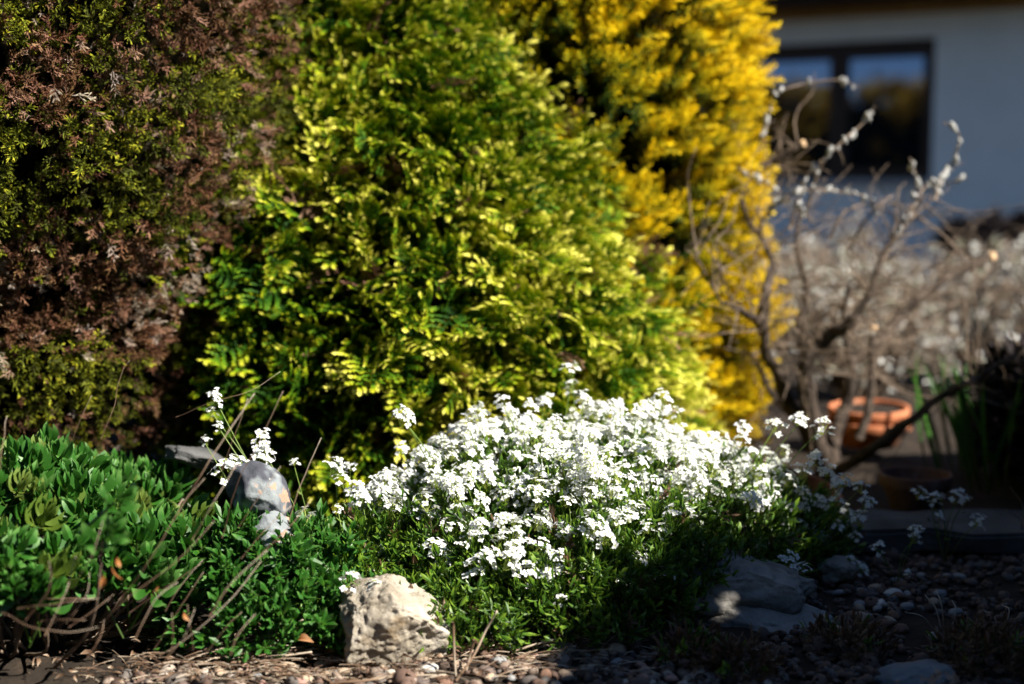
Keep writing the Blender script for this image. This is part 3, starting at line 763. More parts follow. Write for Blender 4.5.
def slab():
    c = at(945, 540, 2.95); c.z = 0.03
    bm = bmesh.new(); box(bm, -0.30, 0.34, -0.11, 0.11, -0.035, 0.012)
    bmesh.ops.bevel(bm, geom=bm.edges[:], offset=0.008, segments=2, affect='EDGES')
    bmesh.ops.subdivide_edges(bm, edges=bm.edges[:], cuts=7, use_grid_fill=True)
    for v in bm.verts: v.co += Vector((nz(v.co, 12, 2), nz(v.co, 12, 5), nz(v.co, 12, 8))) * 0.016
    me = bpy.data.meshes.new('paving_slab'); bm.to_mesh(me); bm.free(); me.materials.append(M['paving'])
    o = bpy.data.objects.new('paving_slab', me); C.objects.link(o); o.location = c; o.rotation_euler.z = R(-3)
    tag(o, 'long grey stone slab edging the bed in the shade at right', 'paving slab')
slab()

# ------------------------------------------------------------------ pots
def lathe(prof, n=48):
    g = Geo(); V = []
    for r, z in prof:
        for i in range(n): V.append((r * math.cos(2 * math.pi * i / n), r * math.sin(2 * math.pi * i / n), z))
    F = [(j * n + i, j * n + (i + 1) % n, (j + 1) * n + (i + 1) % n, (j + 1) * n + i) for j in range(len(prof) - 1) for i in range(n)]
    g.add(V, F); return g
def pot(loc, r, h, label, rot=(0, 0, 0), group='terracotta pots behind the flowers', mat='terracotta', fill=False):
    rt, rb, rh = r, r * 0.66, h * 0.36
    body = [(0.008, 0.0), (rb - 0.004, 0.0), (rb, 0.004), (rt * 0.90, h - rh), ]
    rim = [(rt * 0.90, h - rh), (rt - 0.002, h - rh + 0.001), (rt, h - rh + 0.004), (rt * 1.01, h - 0.004), (rt * 1.0, h), (rt * 0.93, h), (rt * 0.92, h - 0.004), (rt * 0.90, h - rh)]
    inn = [(rt * 0.90, h - rh - 0.001), (rt * 0.84, h - rh - 0.001), (rb * 0.9, 0.012), (0.008, 0.012), (0.008, 0.0)]
    t = empty('terracotta_pot', loc, label, 'flower pot', group); t.rotation_euler = rot
    for nm, pr in (('body', body), ('rim', rim), ('inside', inn)):
        o = lathe(pr).obj(nm, M[mat], None, True); o.parent = t
    if fill:
        o = lathe([(0.001, h - 0.006), (r * 0.5, h - 0.008), (r * 0.895, h - 0.012)]).obj('soil', M['soil'], None, True); o.parent = t
    return t
p0 = at(868, 440, 4.0); p0.z = 0.0
pot((p0.x, p0.y, 0.012), 0.118, 0.075, 'lower of two stacked orange pots in a patch of sun behind the willow trunk')
pot((p0.x, p0.y, 0.050), 0.112, 0.075, 'upper of two stacked orange pots in a patch of sun behind the willow trunk', rot=(R(2), R(-2), 0.4), fill=True)
p1 = at(915, 500, 3.25); p1.z = 0.0
pot((p1.x, p1.y, 0.0), 0.082, 0.085, 'wide terracotta bowl coloured dark for the deep shade right of the flowers', mat='shaded_terracotta')
p2 = at(800, 512, 2.98); p2.z = 0.0
pot((p2.x, p2.y, 0.02), 0.06, 0.10, 'small terracotta pot tilted and half hidden behind the shaded flowers', rot=(R(20), R(15), 0))

# ------------------------------------------------------------------ white flowering plants
def flower_head(seed):
    rr = random.Random(seed); parts = []
    n = rr.randint(9, 15)
    pet = leaf(0.0068, 0.0056, 0.08, 0.25, 3, power=0.7, peak=0.62, stalk=0.25)
    for i in range(n):
        u = math.sqrt((i + 0.5) / n); a = i * 2.4 + rr.uniform(-0.3, 0.3); rad = 0.017 * u
        rad *= rr.uniform(0.8, 1.25)
        c = np.array([rad * math.cos(a), rad * math.sin(a), 0.012 * (1 - u * u) + rr.uniform(-0.004, 0.004) - 0.022 * u * rr.random() ** 2])
        tl = Matrix.Rotation(a, 3, 'Z') @ Matrix.Rotation(R(rr.uniform(15, 60)) * u + R(rr.uniform(-15, 15)), 3, 'Y') @ Matrix.Rotation(rr.uniform(0, 1.57), 3, 'Z')
        for k in range(4):
            m = tl @ Matrix.Rotation(k * math.pi / 2 + rr.uniform(-0.2, 0.2), 3, 'Z') @ Matrix.Rotation(-R(rr.uniform(5, 30)), 3, 'Y')
            parts.append(xf(pet, m, c, rr.uniform(0.85, 1.15)))
        # yellow-green eye
        e = np.array([(0.0011, 0, 0.0012), (0, 0.0011, 0.0012), (-0.0011, 0, 0.0012), (0, -0.0011, 0.0012)])
        parts.append((e @ np.array(tl).T + c, np.array([(0, 1, 2, 3)]), np.zeros(4)))
        for q in range(1):
            bq = c * np.array([0.45, 0.45, 1.0]) + np.array([rr.gauss(0, 0.003), rr.gauss(0, 0.003), 0.002]); w_ = 0.0012
            parts.append((np.array([bq + (w_, 0, 0), bq + (0, w_, 0.001), bq + (-w_, 0, 0.0015), bq + (0, -w_, 0.001)]), np.array([(0, 1, 2, 3)]), np.zeros(4)))
        st = np.array([(-0.0004, 0, 0), (0.0004, 0, 0), (0.0004, 0, 0), (-0.0004, 0, 0)]); st[:2] += c; st[2:] += np.array([0, 0, -0.02])
        parts.append((st, np.array([(0, 1, 2, 3)]), np.zeros(4)))
    return merge(parts)
HEADS = [flower_head(100 + i) for i in range(8)]
def head_mesh(t):
    g = Geo(); g.add(t[0], t[1], np.stack([t[2], np.full(len(t[0]), 0.5), np.zeros(len(t[0]))], 1)); me = g.mesh('flower_head'); me.materials.append(M['petal']); return me
HEAD_ME = [head_mesh(t) for t in HEADS]

def whorl(seed, n=9, L=0.017, W=0.0052, up=(15, 70), span=0.03):
    rr = random.Random(seed); parts = []
    for i in range(n):
        lf = leaf(L * rr.uniform(0.7, 1.25), W * rr.uniform(0.8, 1.2), 0.25, rr.uniform(0.05, 0.35), 3, peak=0.6, stalk=0.2)
        m = Matrix.Rotation(i * 2.4 + rr.uniform(-0.3, 0.3), 3, 'X') @ Matrix.Rotation(-R(rr.uniform(*up)), 3, 'Y')
        parts.append(xf(lf, m, (i / n * span, 0, 0)))
    V = np.array([(-0.01, -0.0007, 0), (-0.01, 0.0007, 0), (span, 0.0005, 0), (span, -0.0005, 0)])
    parts.append((V, np.array([(0, 1, 2, 3)]), np.zeros(4)))
    return merge(parts)
WH = [whorl(200 + i) for i in range(6)]

def flowering(label, heads, mound=None, nleaf=0, group='white rock cress in the bed', stems_to=None, leafscale=1.0):
    """heads: [(Vector, size)]; the nearest hundred are parts of their own"""
    hs = sorted(heads, key=lambda h: h[0].y - h[1] * 0.2)
    cx = sum(h[0].x for h in hs) / len(hs); cy = sum(h[0].y for h in hs) / len(hs)
    base = Vector((cx, cy, 0))
    t = empty('flowering_plant', base, label, 'flowering plant', group)
    st = Geo()
    for p, s in hs:
        if stems_to: b = Vector(stems_to(p))
        else: b = Vector((p.x * 0.75 + cx * 0.25, p.y * 0.75 + (cy + 0.02) * 0.25, max(0, p.z - 0.20)))
        md = (p + b) / 2 + Vector((random.gauss(0, 0.008), random.gauss(0, 0.008), 0.012))
        tube(st, spline([b, md, p - Vector((0, 0, 0.006))], 4), 0.0012, 0.0008, 4, cap=False)
        if random.random() < 0.6:      # a few narrow leaves up the stalk
            for k in range(3):
                q = b + (p - b) * random.uniform(0.3, 0.85)
                X = np.array([[random.gauss(0, 1), random.gauss(0, 1), random.uniform(0.2, 1)]])
                st.inst(leaf(0.014, 0.004, 0.2, 0.2, 2), frames(X, np.array([random.uniform(0, 6)]), np.array([1.0])), np.array([q]), [random.random()])
    st.obj('stems', M['stem'], t)
    g = Geo()
    for i, (p, s) in enumerate(hs):
        tilt = Vector((random.gauss(0.15, 0.35), random.gauss(-0.25, 0.35), 1)).normalized()
        q = tilt.to_track_quat('Z', 'Y') @ Matrix.Rotation(random.uniform(0, 6.28), 3, 'Z').to_quaternion()
        if i < 100:
            o = bpy.data.objects.new('flower_head', HEAD_ME[i % 8]); C.objects.link(o); o.parent = t
            o.location = p - base; o.rotation_mode = 'QUATERNION'; o.rotation_quaternion = q; o.scale = (s, s, s)
        else:
            Rm = np.array(q.to_matrix())[None] * s
            g.inst(HEADS[i % 8], Rm, np.array([p]), [0.5])
    if g.n:
        o = g.obj('flower_heads', M['petal'], t); o['kind'] = 'stuff'
    if mound and nleaf:
        lg = Geo(); P, X = [], []
        while len(P) < nleaf:
            r = mound()
            if r: P.append(r[0]); X.append(r[1])
        P = np.array(P); X = np.array(X); k = len(P)
        dead = ((rng.random(k) < 0.05) * 1.0)
        scatter(lg, WH, P, X + rng.normal(0, 0.45, (k, 3)), rng.uniform(0, 6.28, k), rng.uniform(0.75, 1.5, k) * leafscale, rng.random(k), dead)
        lg.obj('foliage', M['cress'], t)
    return t

# main clump: a mound of small leaves, crowded with heads on its upper half
MC = (0.14, 2.60)
def mound_h(x, y):
    u = (x - MC[0]) / (0.55 if x > MC[0] else 0.50); v = (y - MC[1]) / 0.40
    v -= 0.5 * max(0, x - MC[0]) / 0.40; v *= 1 + 0.5 * max(0, u)
    q = u * u + v * v
    if q >= 1: return 0
    h = 0.25 * (1 - q) ** 0.55
    return h * (1 + 0.25 * nz((x, y, 0), 7, 2)) * (1.0 - 0.18 * max(0, u))
main_heads = []
tries = 0
while len(main_heads) < 540 and tries < 60000:
    tries += 1
    x = random.uniform(-0.28, 0.66); y = random.uniform(2.26, 2.98); h = mound_h(x, y)
    if h < 0.09: continue
    u = (x - MC[0]) / 0.5
    dens = np.interp(h, [0.07, 0.12, 0.16, 0.22], [0.06, 0.22, 0.6, 0.9])
    if x > 0.42: dens *= 0.75
    if nz((x, y, 0), 9, 30) < -0.18: dens *= 0.35
    if random.random() > dens: continue
    z = h + random.uniform(-0.01, 0.06) + (random.uniform(0.01, 0.05) if random.random() < 0.15 else 0)
    p = Vector((x, y, z))
    if any((p - q[0]).length < 0.019 for q in main_heads[-160:]): continue
    main_heads.append((p, random.uniform(0.7, 1.2)))
for px, py, Y, s in ((405, 418, 2.48, 1.1), (402, 412, 2.47, 0.9), (572, 368, 2.80, 1.0), (570, 385, 2.80, 0.9), (588, 405, 2.78, 1.0), (548, 398, 2.8, 0.8), (663, 398, 2.72, 1.2), (655, 410, 2.72, 1.0),
                     (560, 598, 2.22, 0.6), (492, 555, 2.28, 1.1), (510, 560, 2.27, 1.2), (500, 540, 2.3, 1.0), (530, 570, 2.27, 1.2), (548, 575, 2.26, 1.0), (556, 560, 2.28, 1.2), (540, 545, 2.3, 1.1),
                     (845, 480, 2.68, 1.0), (860, 486, 2.68, 0.9), (836, 500, 2.68, 1.1), (868, 502, 2.68, 0.9), (858, 517, 2.68, 1.0), (790, 478, 2.68, 1.0), (770, 494, 2.68, 1.1), (816, 458, 2.68, 1.0), (804, 470, 2.68, 1.1), (752, 500, 2.68, 1.0), (800, 530, 2.68, 1.0), (820, 536, 2.68, 0.9), (838, 526, 2.68, 0.8), (850, 562, 2.68, 0.9), (745, 520, 2.68, 1.0), (722, 532, 2.68, 1.0), (780, 518, 2.68, 0.9), (822, 425, 2.68, 1.1), (800, 418, 2.68, 1.0), (775, 425, 2.68, 1.1), (862, 568, 2.68, 0.7), (812, 548, 2.68, 0.7), (830, 470, 2.68, 0.9),
                     (790, 560, 2.52, 1.1), (800, 566, 2.52, 0.9), (640, 560, 2.34, 1.0), (665, 575, 2.34, 1.1), (350, 578, 2.19, 1.0), (374, 586, 2.19, 0.9), (384, 590, 2.19, 0.6)):
    main_heads.append((at(px, py, Y), s))
k = 0
while k < 62:
    if k < 40: px, py = random.uniform(670, 862), random.uniform(452, 572)
    else: px, py = random.uniform(570, 700), random.uniform(490, 592)
    if py < 452 + (px - 800) * 0.3 or py > 600 - max(0, px - 700) * 0.2: continue
    p = at(px, py, 2.36 + max(0, px - 620) * 0.0013 + (590 - py) * 0.0012)
    if p.z < 0.05: continue
    main_heads.append((p, random.uniform(0.65, 1.05))); k += 1
def main_mound():
    x = random.uniform(-0.46, 0.72); y = random.uniform(2.16, 3.0)
    h = mound_h(x, y)
    # a low skirt of leaves in front and to the left
    u, v = (x + 0.04) / 0.38, (y - 2.38 - 0.35 * max(0, x)) / 0.20
    if u * u + v * v < 1: h = max(h, 0.09 * (1 - u * u - v * v) ** 0.5 * (1 + 0.4 * nz((x, y, 0), 8, 4)))
    if h < 0.015: return None
    z = h * random.random() ** 0.35
    X = np.array([(x - MC[0]) * 0.8, (y - MC[1]) * 0.8 - 0.15, 0.7])
    return np.array((x, y, z)), X
flowering('large mound of white four-petalled flowers in the middle of the bed', main_heads, main_mound, 5200)

lh = [(at(px, py, Y), s) for px, py, Y, s in ((215, 396, 2.50, 0.9), (212, 410, 2.5, 0.6), (262, 438, 2.42, 1.1), (266, 452, 2.42, 1.0), (258, 458, 2.42, 1.0), (222, 468, 2.36, 1.2), (236, 464, 2.37, 1.2), (244, 500, 2.34, 0.7),
     (335, 466, 2.46, 1.2), (342, 478, 2.45, 0.9), (356, 490, 2.44, 1.2), (362, 496, 2.43, 0.9), (304, 515, 2.34, 1.0), (338, 508, 2.4, 0.5), (385, 478, 2.5, 1.1), (378, 484, 2.5, 0.9), (350, 466, 2.5, 0.6), (294, 462, 2.46, 0.5), (205, 440, 2.5, 0.6), (219, 425, 2.5, 0.5))]
def lm():
    x = random.uniform(-0.40, -0.12); y = random.uniform(2.28, 2.62)
    u, v = (x + 0.25) / 0.15, (y - 2.45) / 0.18
    if u * u + v * v > 1: return None
    return np.array((x, y, 0.15 * random.random() ** 0.5 * (1.1 - u * u - v * v))), np.array((u * 0.4, v * 0.4 - 0.2, 0.8))
flowering('few loose white flower sprigs rising around the lichened stones at left', lh, lm, 700, stems_to=lambda p: (p.x * 0.5 - 0.13, p.y, max(0.02, p.z - 0.26)))
rh = [(at(px, py, Y), s) for px, py, Y, s in ((920, 492, 2.78, 0.9), (934, 497, 2.78, 0.8), (941, 496, 2.78, 0.5), (958, 496, 2.78, 1.0), (966, 498, 2.78, 0.7), (979, 520, 2.74, 0.9), (940, 515, 2.76, 0.5))]
rb = at(945, 560, 2.76); rb.z = 0
flowering('small shaded sprigs of white flowers in front of the stone slab at right', rh, None, 0, stems_to=lambda p: rb + (p - rb) * 0.04)
rh = [(at(px, py, Y), s) for px, py, Y, s in ((917, 530, 2.66, 0.8), (916, 538, 2.66, 0.8), (878, 546, 2.64, 0.8), (908, 572, 2.62, 0.4))]
rb2 = at(896, 600, 2.64); rb2.z = 0
flowering('lowest and smallest shaded white flower sprigs, between the stone slab and the split rock', rh, None, 0, stems_to=lambda p: rb2 + (p - rb2) * 0.04)

# ------------------------------------------------------------------ leafy green clump at left
def rosette(seed, n, L, W):
    rr = random.Random(seed); parts = []
    for i in range(n):
        s = i / n
        lf = leaf(L * rr.uniform(0.8, 1.15) * (1 - 0.45 * s), W * rr.uniform(0.85, 1.15) * (1 - 0.4 * s), rr.uniform(0.2, 0.75), rr.uniform(-0.1, 0.55), 7, power=0.62, peak=0.66, stalk=0.2)
        m = Matrix.Rotation(i * 2.4 + rr.uniform(-0.25, 0.25), 3, 'X') @ Matrix.Rotation(-R(75 - 55 * s + rr.uniform(-24, 20)), 3, 'Y')
        parts.append(xf(lf, m, (s * L * 0.75, 0, 0)))
    V = []
    st = Geo(); tube(st, spline([(-0.07, 0, 0), (0, 0, 0), (L * 0.7, 0, 0)], 2), 0.0022, 0.0012, 5, cap=False)
    parts.append((np.concatenate(st.V).astype(float), np.concatenate(st.F), np.zeros(st.n)))
    return merge(parts)
def build_perennial():
    cx, cy = -0.72, 2.22
    t = empty('leafy_plant', (cx, cy, 0), 'lush bright green leafy clump with dry stalks in the lower left', 'plant')
    ros = [rosette(300 + i, 17, 0.046, 0.0165) for i in range(4)] + [rosette(320 + i, 14, 0.034, 0.0125) for i in range(3)]
    mes = []
    for r in ros:
        g = Geo(); g.add(r[0], r[1], np.stack([r[2], np.full(len(r[0]), (0.15, 0.85, 0.5, 0.3, 0.7, 0.4, 1.0)[len(mes)]), np.full(len(r[0]), (0, 0, 0, 0.35, 0, 0, 0.15)[len(mes)])], 1)); me = g.mesh('leafy_shoot'); me.materials.append(M['perennial']); mes.append(me)
    P = []; tries = 0
    def hgt(x, y):
        u = (x + 0.80) / 0.50; v = (y - 2.38) / 0.42
        q = u * u + v * v
        if q >= 1: return None
        return 0.252 * (1 - q) ** 0.5 * (1 + 0.42 * nz((x, y, 0), 5.5, 8)) * (1 - 0.45 * max(0, u))
    while len(P) < 400 and tries < 40000:
        tries += 1
        x = random.uniform(-1.25, -0.27); y = random.uniform(1.9, 2.75); h = hgt(x, y)
        if h is None or h < 0.15: continue
        p = Vector((x, y, h - random.uniform(0.0, 0.05)))
        if any((p - q).length < 0.025 for q in P): continue
        P.append(p)
    P.append(at(103, 540, 1.95)); P.append(at(112, 505, 1.97))
    P.sort(key=lambda p: p.y)
    rest = Geo()
    for i, p in enumerate(P):
        d = Vector(((p.x + 0.78) * 1.1 + random.gauss(0, 0.38), (p.y - 2.26) * 1.3 - 0.25 + random.gauss(0, 0.35), 0.75))
        small = p.x > -0.48 or random.random() < 0.15
        j = random.randrange(4, 7) if small else random.randrange(0, 4)
        s = random.uniform(0.85, 1.25)
        Rm = frames(np.array([d]), np.array([random.uniform(0, 6.28)]), np.array([s]))
        if i < 100:
            o = bpy.data.objects.new('leafy_shoot', mes[j]); C.objects.link(o); o.parent = t
            o.matrix_local = Matrix.Translation(p - t.location) @ Matrix([list(r) for r in Rm[0]]).to_4x4()
        else: rest.inst(ros[j], Rm, np.array([p]), [random.random()], [random.choice([0, 0, 0, 0, 0.3])])
    o = rest.obj('leafy_shoots', M['perennial'], t); o['kind'] = 'stuff'
    # small leaved skirt down to the ground on the right and the bare woody stems below
    sk = Geo(); Pk, Xk = [], []
    tm = [whorl(400 + i, 8, 0.026, 0.010, (20, 75), 0.03) for i in range(4)]
    while len(Pk) < 620:
        x = random.uniform(-0.62, -0.20); y = random.uniform(2.1, 2.55)
        u, v = (x + 0.38) / 0.20, (y - 2.34) / 0.19
        if nz((x, y, 0), 11, 70) < -0.12: continue
        if u * u + v * v > 1: continue
        h = 0.19 * (1 - u * u - v * v) ** 0.5 * (1 - 0.35 * u)
        Pk.append((x, y, h * random.random() ** 0.4)); Xk.append((u * 0.5, v * 0.5 - 0.2, 0.7))
    Pk = np.array(Pk); Xk = np.array(Xk); k = len(Pk)
    scatter(sk, tm, Pk, Xk + rng.normal(0, 0.4, (k, 3)), rng.uniform(0, 6, k), rng.uniform(0.7, 1.2, k), rng.random(k))
    sk.obj('foliage', M['perennial'], t)
    wd = Geo()
    for p in P[::2]:
        b = Vector((p.x * 0.55 - 0.40, p.y * 0.5 + 1.18, 0.0)); mid = (p + b) / 2 + Vector((random.gauss(0, 0.02), -0.02, -0.02))
        tube(wd, spline([b, mid, p], 4), 0.003, 0.002, 5, cap=False)
    wd.obj('woody_stems', M['twig'], t, True)
    # dry stalks of last year standing out of the clump
    D = [
        [(178, 512, 2.06), (201, 475, 2.05), (228, 432, 2.07), (254, 394, 2.10)], [(222, 470, 2.16), (238, 425, 2.16), (247, 399, 2.16)],
        [(222, 538, 2.12), (238, 482, 2.12), (260, 440, 2.14), (283, 391, 2.16)], [(176, 417, 2.32), (213, 402, 2.32), (250, 391, 2.34), (281, 371, 2.36)],
        [(288, 523, 2.18), (302, 481, 2.20), (322, 437, 2.22)], [(239, 527, 2.1), (258, 498, 2.1), (280, 467, 2.12)],
        [(255, 560, 2.06), (291, 525, 2.10), (312, 499, 2.14)], [(120, 600, 1.95), (150, 560, 1.95), (182, 505, 2.0), (205, 478, 2.03)],
        [(94, 658, 1.93), (101, 627, 1.92), (126, 599, 1.92), (176, 562, 1.96), (215, 520, 2.0)], [(0, 614, 1.9), (38, 628, 1.89), (70, 633, 1.9), (98, 627, 1.92)],
        [(18, 608, 1.92), (55, 604, 1.92), (98, 599, 1.94)], [(40, 622, 1.95), (60, 620, 1.94), (86, 620, 1.94)], [(26, 620, 1.9), (48, 590, 1.9), (50, 560, 1.9)],
        [(60, 600, 1.9), (90, 560, 1.88), (104, 520, 1.9)], [(135, 640, 1.95), (155, 600, 1.96), (178, 582, 1.98)], [(240, 560, 2.06), (265, 530, 2.07), (292, 505, 2.1)],
        [(192, 540, 2.04), (215, 500, 2.03), (238, 462, 2.06)], [(0, 470, 2.08), (3, 440, 2.1), (8, 415, 2.12)], [(66, 455, 2.5), (78, 425, 2.5), (92, 395, 2.5)], [(100, 440, 2.48), (112, 412, 2.5), (122, 372, 2.52), (130, 360, 2.52)],
        [(160, 655, 1.98), (185, 640, 1.98), (230, 600, 2.0), (262, 560, 2.04)], [(205, 655, 2.02), (228, 625, 2.03), (242, 612, 2.04)], [(171, 650, 1.98), (173, 625, 1.98), (172, 613, 1.98)], [(193, 650, 2.0), (190, 625, 2.0), (187, 605, 2.0)],
    ]
    for k in range(12):
        x0, y0 = random.uniform(10, 300), random.uniform(600, 665); L = random.uniform(35, 95); an = R(random.choice([random.uniform(25, 75), random.uniform(25, 75), random.uniform(95, 140), random.uniform(0, 20)]))
        Y = random.uniform(1.92, 2.08)
        D.append([(x0, y0, Y), (x0 + L * 0.5 * math.cos(an) + random.gauss(0, 5), y0 - L * 0.5 * math.sin(an), Y + 0.01), (x0 + L * math.cos(an), y0 - L * math.sin(an), Y + 0.03)])
    for k, pts in enumerate(D):
        g = Geo(); r = random.uniform(0.0006, 0.0010) * (1.3 if k in (0, 8) else 1)
        P2 = spline([at(*q) for q in pts], 6); P2 += np.array([[nz(p, 30, k) * 0.003] * 3 for p in P2])
        tube(g, P2, r * random.uniform(0.6, 1.1), r * 0.45, 6, mask=(0, random.uniform(0.05, 1), 0), knob=0.16)
        o = g.obj('dry_stalk', M['straw'], t, True)
    dl = [(112, 566, 1.93, 0.022), (117, 557, 1.94, 0.016), (104, 575, 1.93, 0.02), (158, 586, 1.98, 0.012), (184, 612, 1.98, 0.016)]
    for px, py, Y, L in dl:
        g = Geo(); g.inst(leaf(L, L * 0.45, 0.4, 0.5, 5), frames(np.array([[random.gauss(0, 0.4), -0.3, -1.0]]), np.array([random.uniform(0, 6)]), np.array([1.0])), np.array([at(px, py, Y)]), [random.random()])
        g.obj('dead_leaf', M['deadleaf'], t)
build_perennial()

# ------------------------------------------------------------------ strap leaved clump in shade at the right
def straps(cx, cy, n, h, label, spread=0.22, seed=1):
    rr = random.Random(seed)
    t = empty('strap_leaved_plant', (cx, cy, 0), label, 'plant')
    for k in range(n):
        a = rr.uniform(0, 6.28); r = spread * math.sqrt(rr.random()); L = h * rr.uniform(0.7, 1.15)
        b = np.array([cx + r * math.cos(a), cy + r * math.sin(a), 0.0]); d = np.array([math.cos(a) * 0.25 + rr.gauss(0, 0.15), math.sin(a) * 0.25 + rr.gauss(0, 0.15), 1.0])
        g = Geo(); g.inst(leaf(L, 0.016, 0.25, rr.uniform(0.02, 0.2), 8, power=0.5, peak=0.45, stalk=0.5), frames(d[None], np.array([rr.uniform(0, 6.28)]), np.array([1.0])), b[None], [rr.random()])
        g.obj('leaf', M['strap'], t)
leafy_block('shaded_shrub', 'low shrub coloured near black for the deep shade at the right edge', 'shrub', (1.58, 3.55), (0.32, 0.28), 0.30, 1100, M['blackleaf'], 0.05, 1.0, 23)  # leaves painted near black to carry the shade of this corner
straps(1.32, 3.55, 60, 0.30, 'clump of upright strap leaves, mostly in shade at the right edge', 0.26, 5)

# ------------------------------------------------------------------ gravel, pebbles, litter
def pebble_tm(seed, sub=2):
    bm = bmesh.new(); bmesh.ops.create_icosphere(bm, subdivisions=sub, radius=1.0)
    rr = random.Random(seed); sc = (1.0, rr.uniform(0.65, 0.95), rr.uniform(0.45, 0.75))
    for v in bm.verts:
        k = 1 + 0.16 * nz(v.co, 1.3, seed * 3.7) + 0.05 * nz(v.co, 4, seed)
        v.co = Vector((v.co.x * sc[0] * k, v.co.y * sc[1] * k, v.co.z * sc[2] * k))
    return bm
def on_gravel(x, y):
    """the path: in front of the bed and round its right side"""
    if y < 2.16 + 0.05 * nz((x, y, 0), 5, 1) and x > -0.62: return True
    if x > 0.42 and y < 2.9: return nz((x, y, 0), 4, 44) > -0.25 and random.random() < 0.8
    return x > 0.05 and y < 2.28
def build_gravel():
    tm = []
    for i in range(5):
        bm = pebble_tm(50 + i, 2)
        bmesh.ops.join_triangles(bm, faces=bm.faces[:], angle_face_threshold=3.2, angle_shape_threshold=3.2)
        V = np.array([v.co[:] for v in bm.verts]); F = []
        for f in bm.faces:
            ids = [v.index for v in f.verts]
            if len(ids) == 4: F.append(ids)
        bm.free(); tm.append((V, np.array(F), np.zeros(len(V))))
    P = []
    while len(P) < 7000:
        x = random.uniform(-0.95, 1.5); y = random.uniform(1.6, 3.0)
        if not on_gravel(x, y): continue
        P.append((x, y, gz(x, y) + random.uniform(0.0, 0.006)))
    P = np.array(P); k = len(P); g = Geo()
    X = rng.normal(0, 1, (k, 3)); X[:, 2] *= 0.25
    rnd = rng.random(k) * np.where((P[:, 0] > 0.42), 0.6, 1.0)  # stones on the right coloured darker to deepen the shade there
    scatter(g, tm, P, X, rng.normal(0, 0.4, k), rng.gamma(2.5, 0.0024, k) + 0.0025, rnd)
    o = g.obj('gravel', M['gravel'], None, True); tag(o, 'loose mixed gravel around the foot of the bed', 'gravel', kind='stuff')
build_gravel()

PEB = {}
for nm in ('pink', 'tan', 'grey', 'brown', 'pale'):
    PEB[nm] = []
    for i in range(3):
        bm = pebble_tm(70 + i + len(nm) * 5, 4)
        for f in bm.faces: f.smooth = True
        me = bpy.data.meshes.new('pebble'); bm.to_mesh(me); bm.free(); me.materials.append(M['pebble_' + nm]); PEB[nm].append(me)
def pebble(nm, p, s, label, group):
    o = bpy.data.objects.new('pebble', random.choice(PEB[nm])); C.objects.link(o)
    o.location = p; o.scale = (s, s, s); o.rotation_euler = (random.uniform(-0.25, 0.25), random.uniform(-0.25, 0.25), random.uniform(0, 6.28))
    return tag(o, label, 'pebble', group)
def gp(px, py, lift=0.006):
    p = ground_at(px, py); p.z = gz(p.x, p.y) + lift; return p
PG = 'pebbles lying on the gravel'
for nm, px, py, s, lb in (
    ('pink', 343, 646, 0.013, 'reddish pebble touching the left foot of the cream limestone rock'), ('pale', 428, 673, 0.018, 'large whitish pebble just in front of the cream limestone rock'),
    ('tan', 527, 662, 0.014, 'pale tan pebble among twigs right of the cream limestone rock'), ('tan', 287, 664, 0.015, 'flat tan pebble under the drooping dry stem at left'),
    ('pink', 299, 681, 0.014, 'rounded pinkish pebble cut by the bottom edge, below the dry stem'), ('pink', 331, 660, 0.011, 'small pinkish pebble left of and below the reddish one'),
    ('grey', 500, 668, 0.012, 'greyish pebble between the whitish pebble and the tan one'), ('tan', 616, 651, 0.020, 'larger tan pebble at the sunny edge of the shade'),
    ('grey', 620, 662, 0.016, 'bluish grey pebble below the larger tan one at the shade edge'), ('grey', 565, 650, 0.022, 'broad dark grey pebble lying under a dry twig'),
    ('pale', 893, 592, 0.018, 'pale pebble brightest of those in the shaded gravel, near the slab'), ('pale', 880, 600, 0.013, 'smaller pale pebble left of the brightest shaded one')):
    pebble(nm, gp(px, py, 0.007), s, lb, PG)
pl_ = []
k = 0
while k < 70:
    px, py = (random.uniform(215, 560), random.uniform(640, 684)) if k < 46 else (random.uniform(560, 720), random.uniform(640, 684))
    if 335 < px < 455 and py < 662: continue
    p = gp(px, py)
    if any((p - q).length < 0.02 for q in pl_): continue
    pl_.append(p); nm = random.choice(['pink', 'tan', 'grey', 'brown', 'tan', 'brown'])
    sun = px < 560
    pebble(nm, p, random.uniform(0.008, 0.013), 'small rounded pebble on the sunlit strip of gravel' if sun else 'small rounded pebble on the shaded gravel below the flowers',
           'small pebbles in the sunlit gravel' if sun else 'small pebbles in the shade below the flowers'); k += 1
k = 0
while k < 45:
    p = gp(random.uniform(820, 960), random.uniform(575, 640)); pebble(random.choice(['grey', 'brown', 'tan', 'grey']), p, random.uniform(0.009, 0.015), 'small pebble in the dim gravel right of the split rock', 'small pebbles right of the split rock'); k += 1

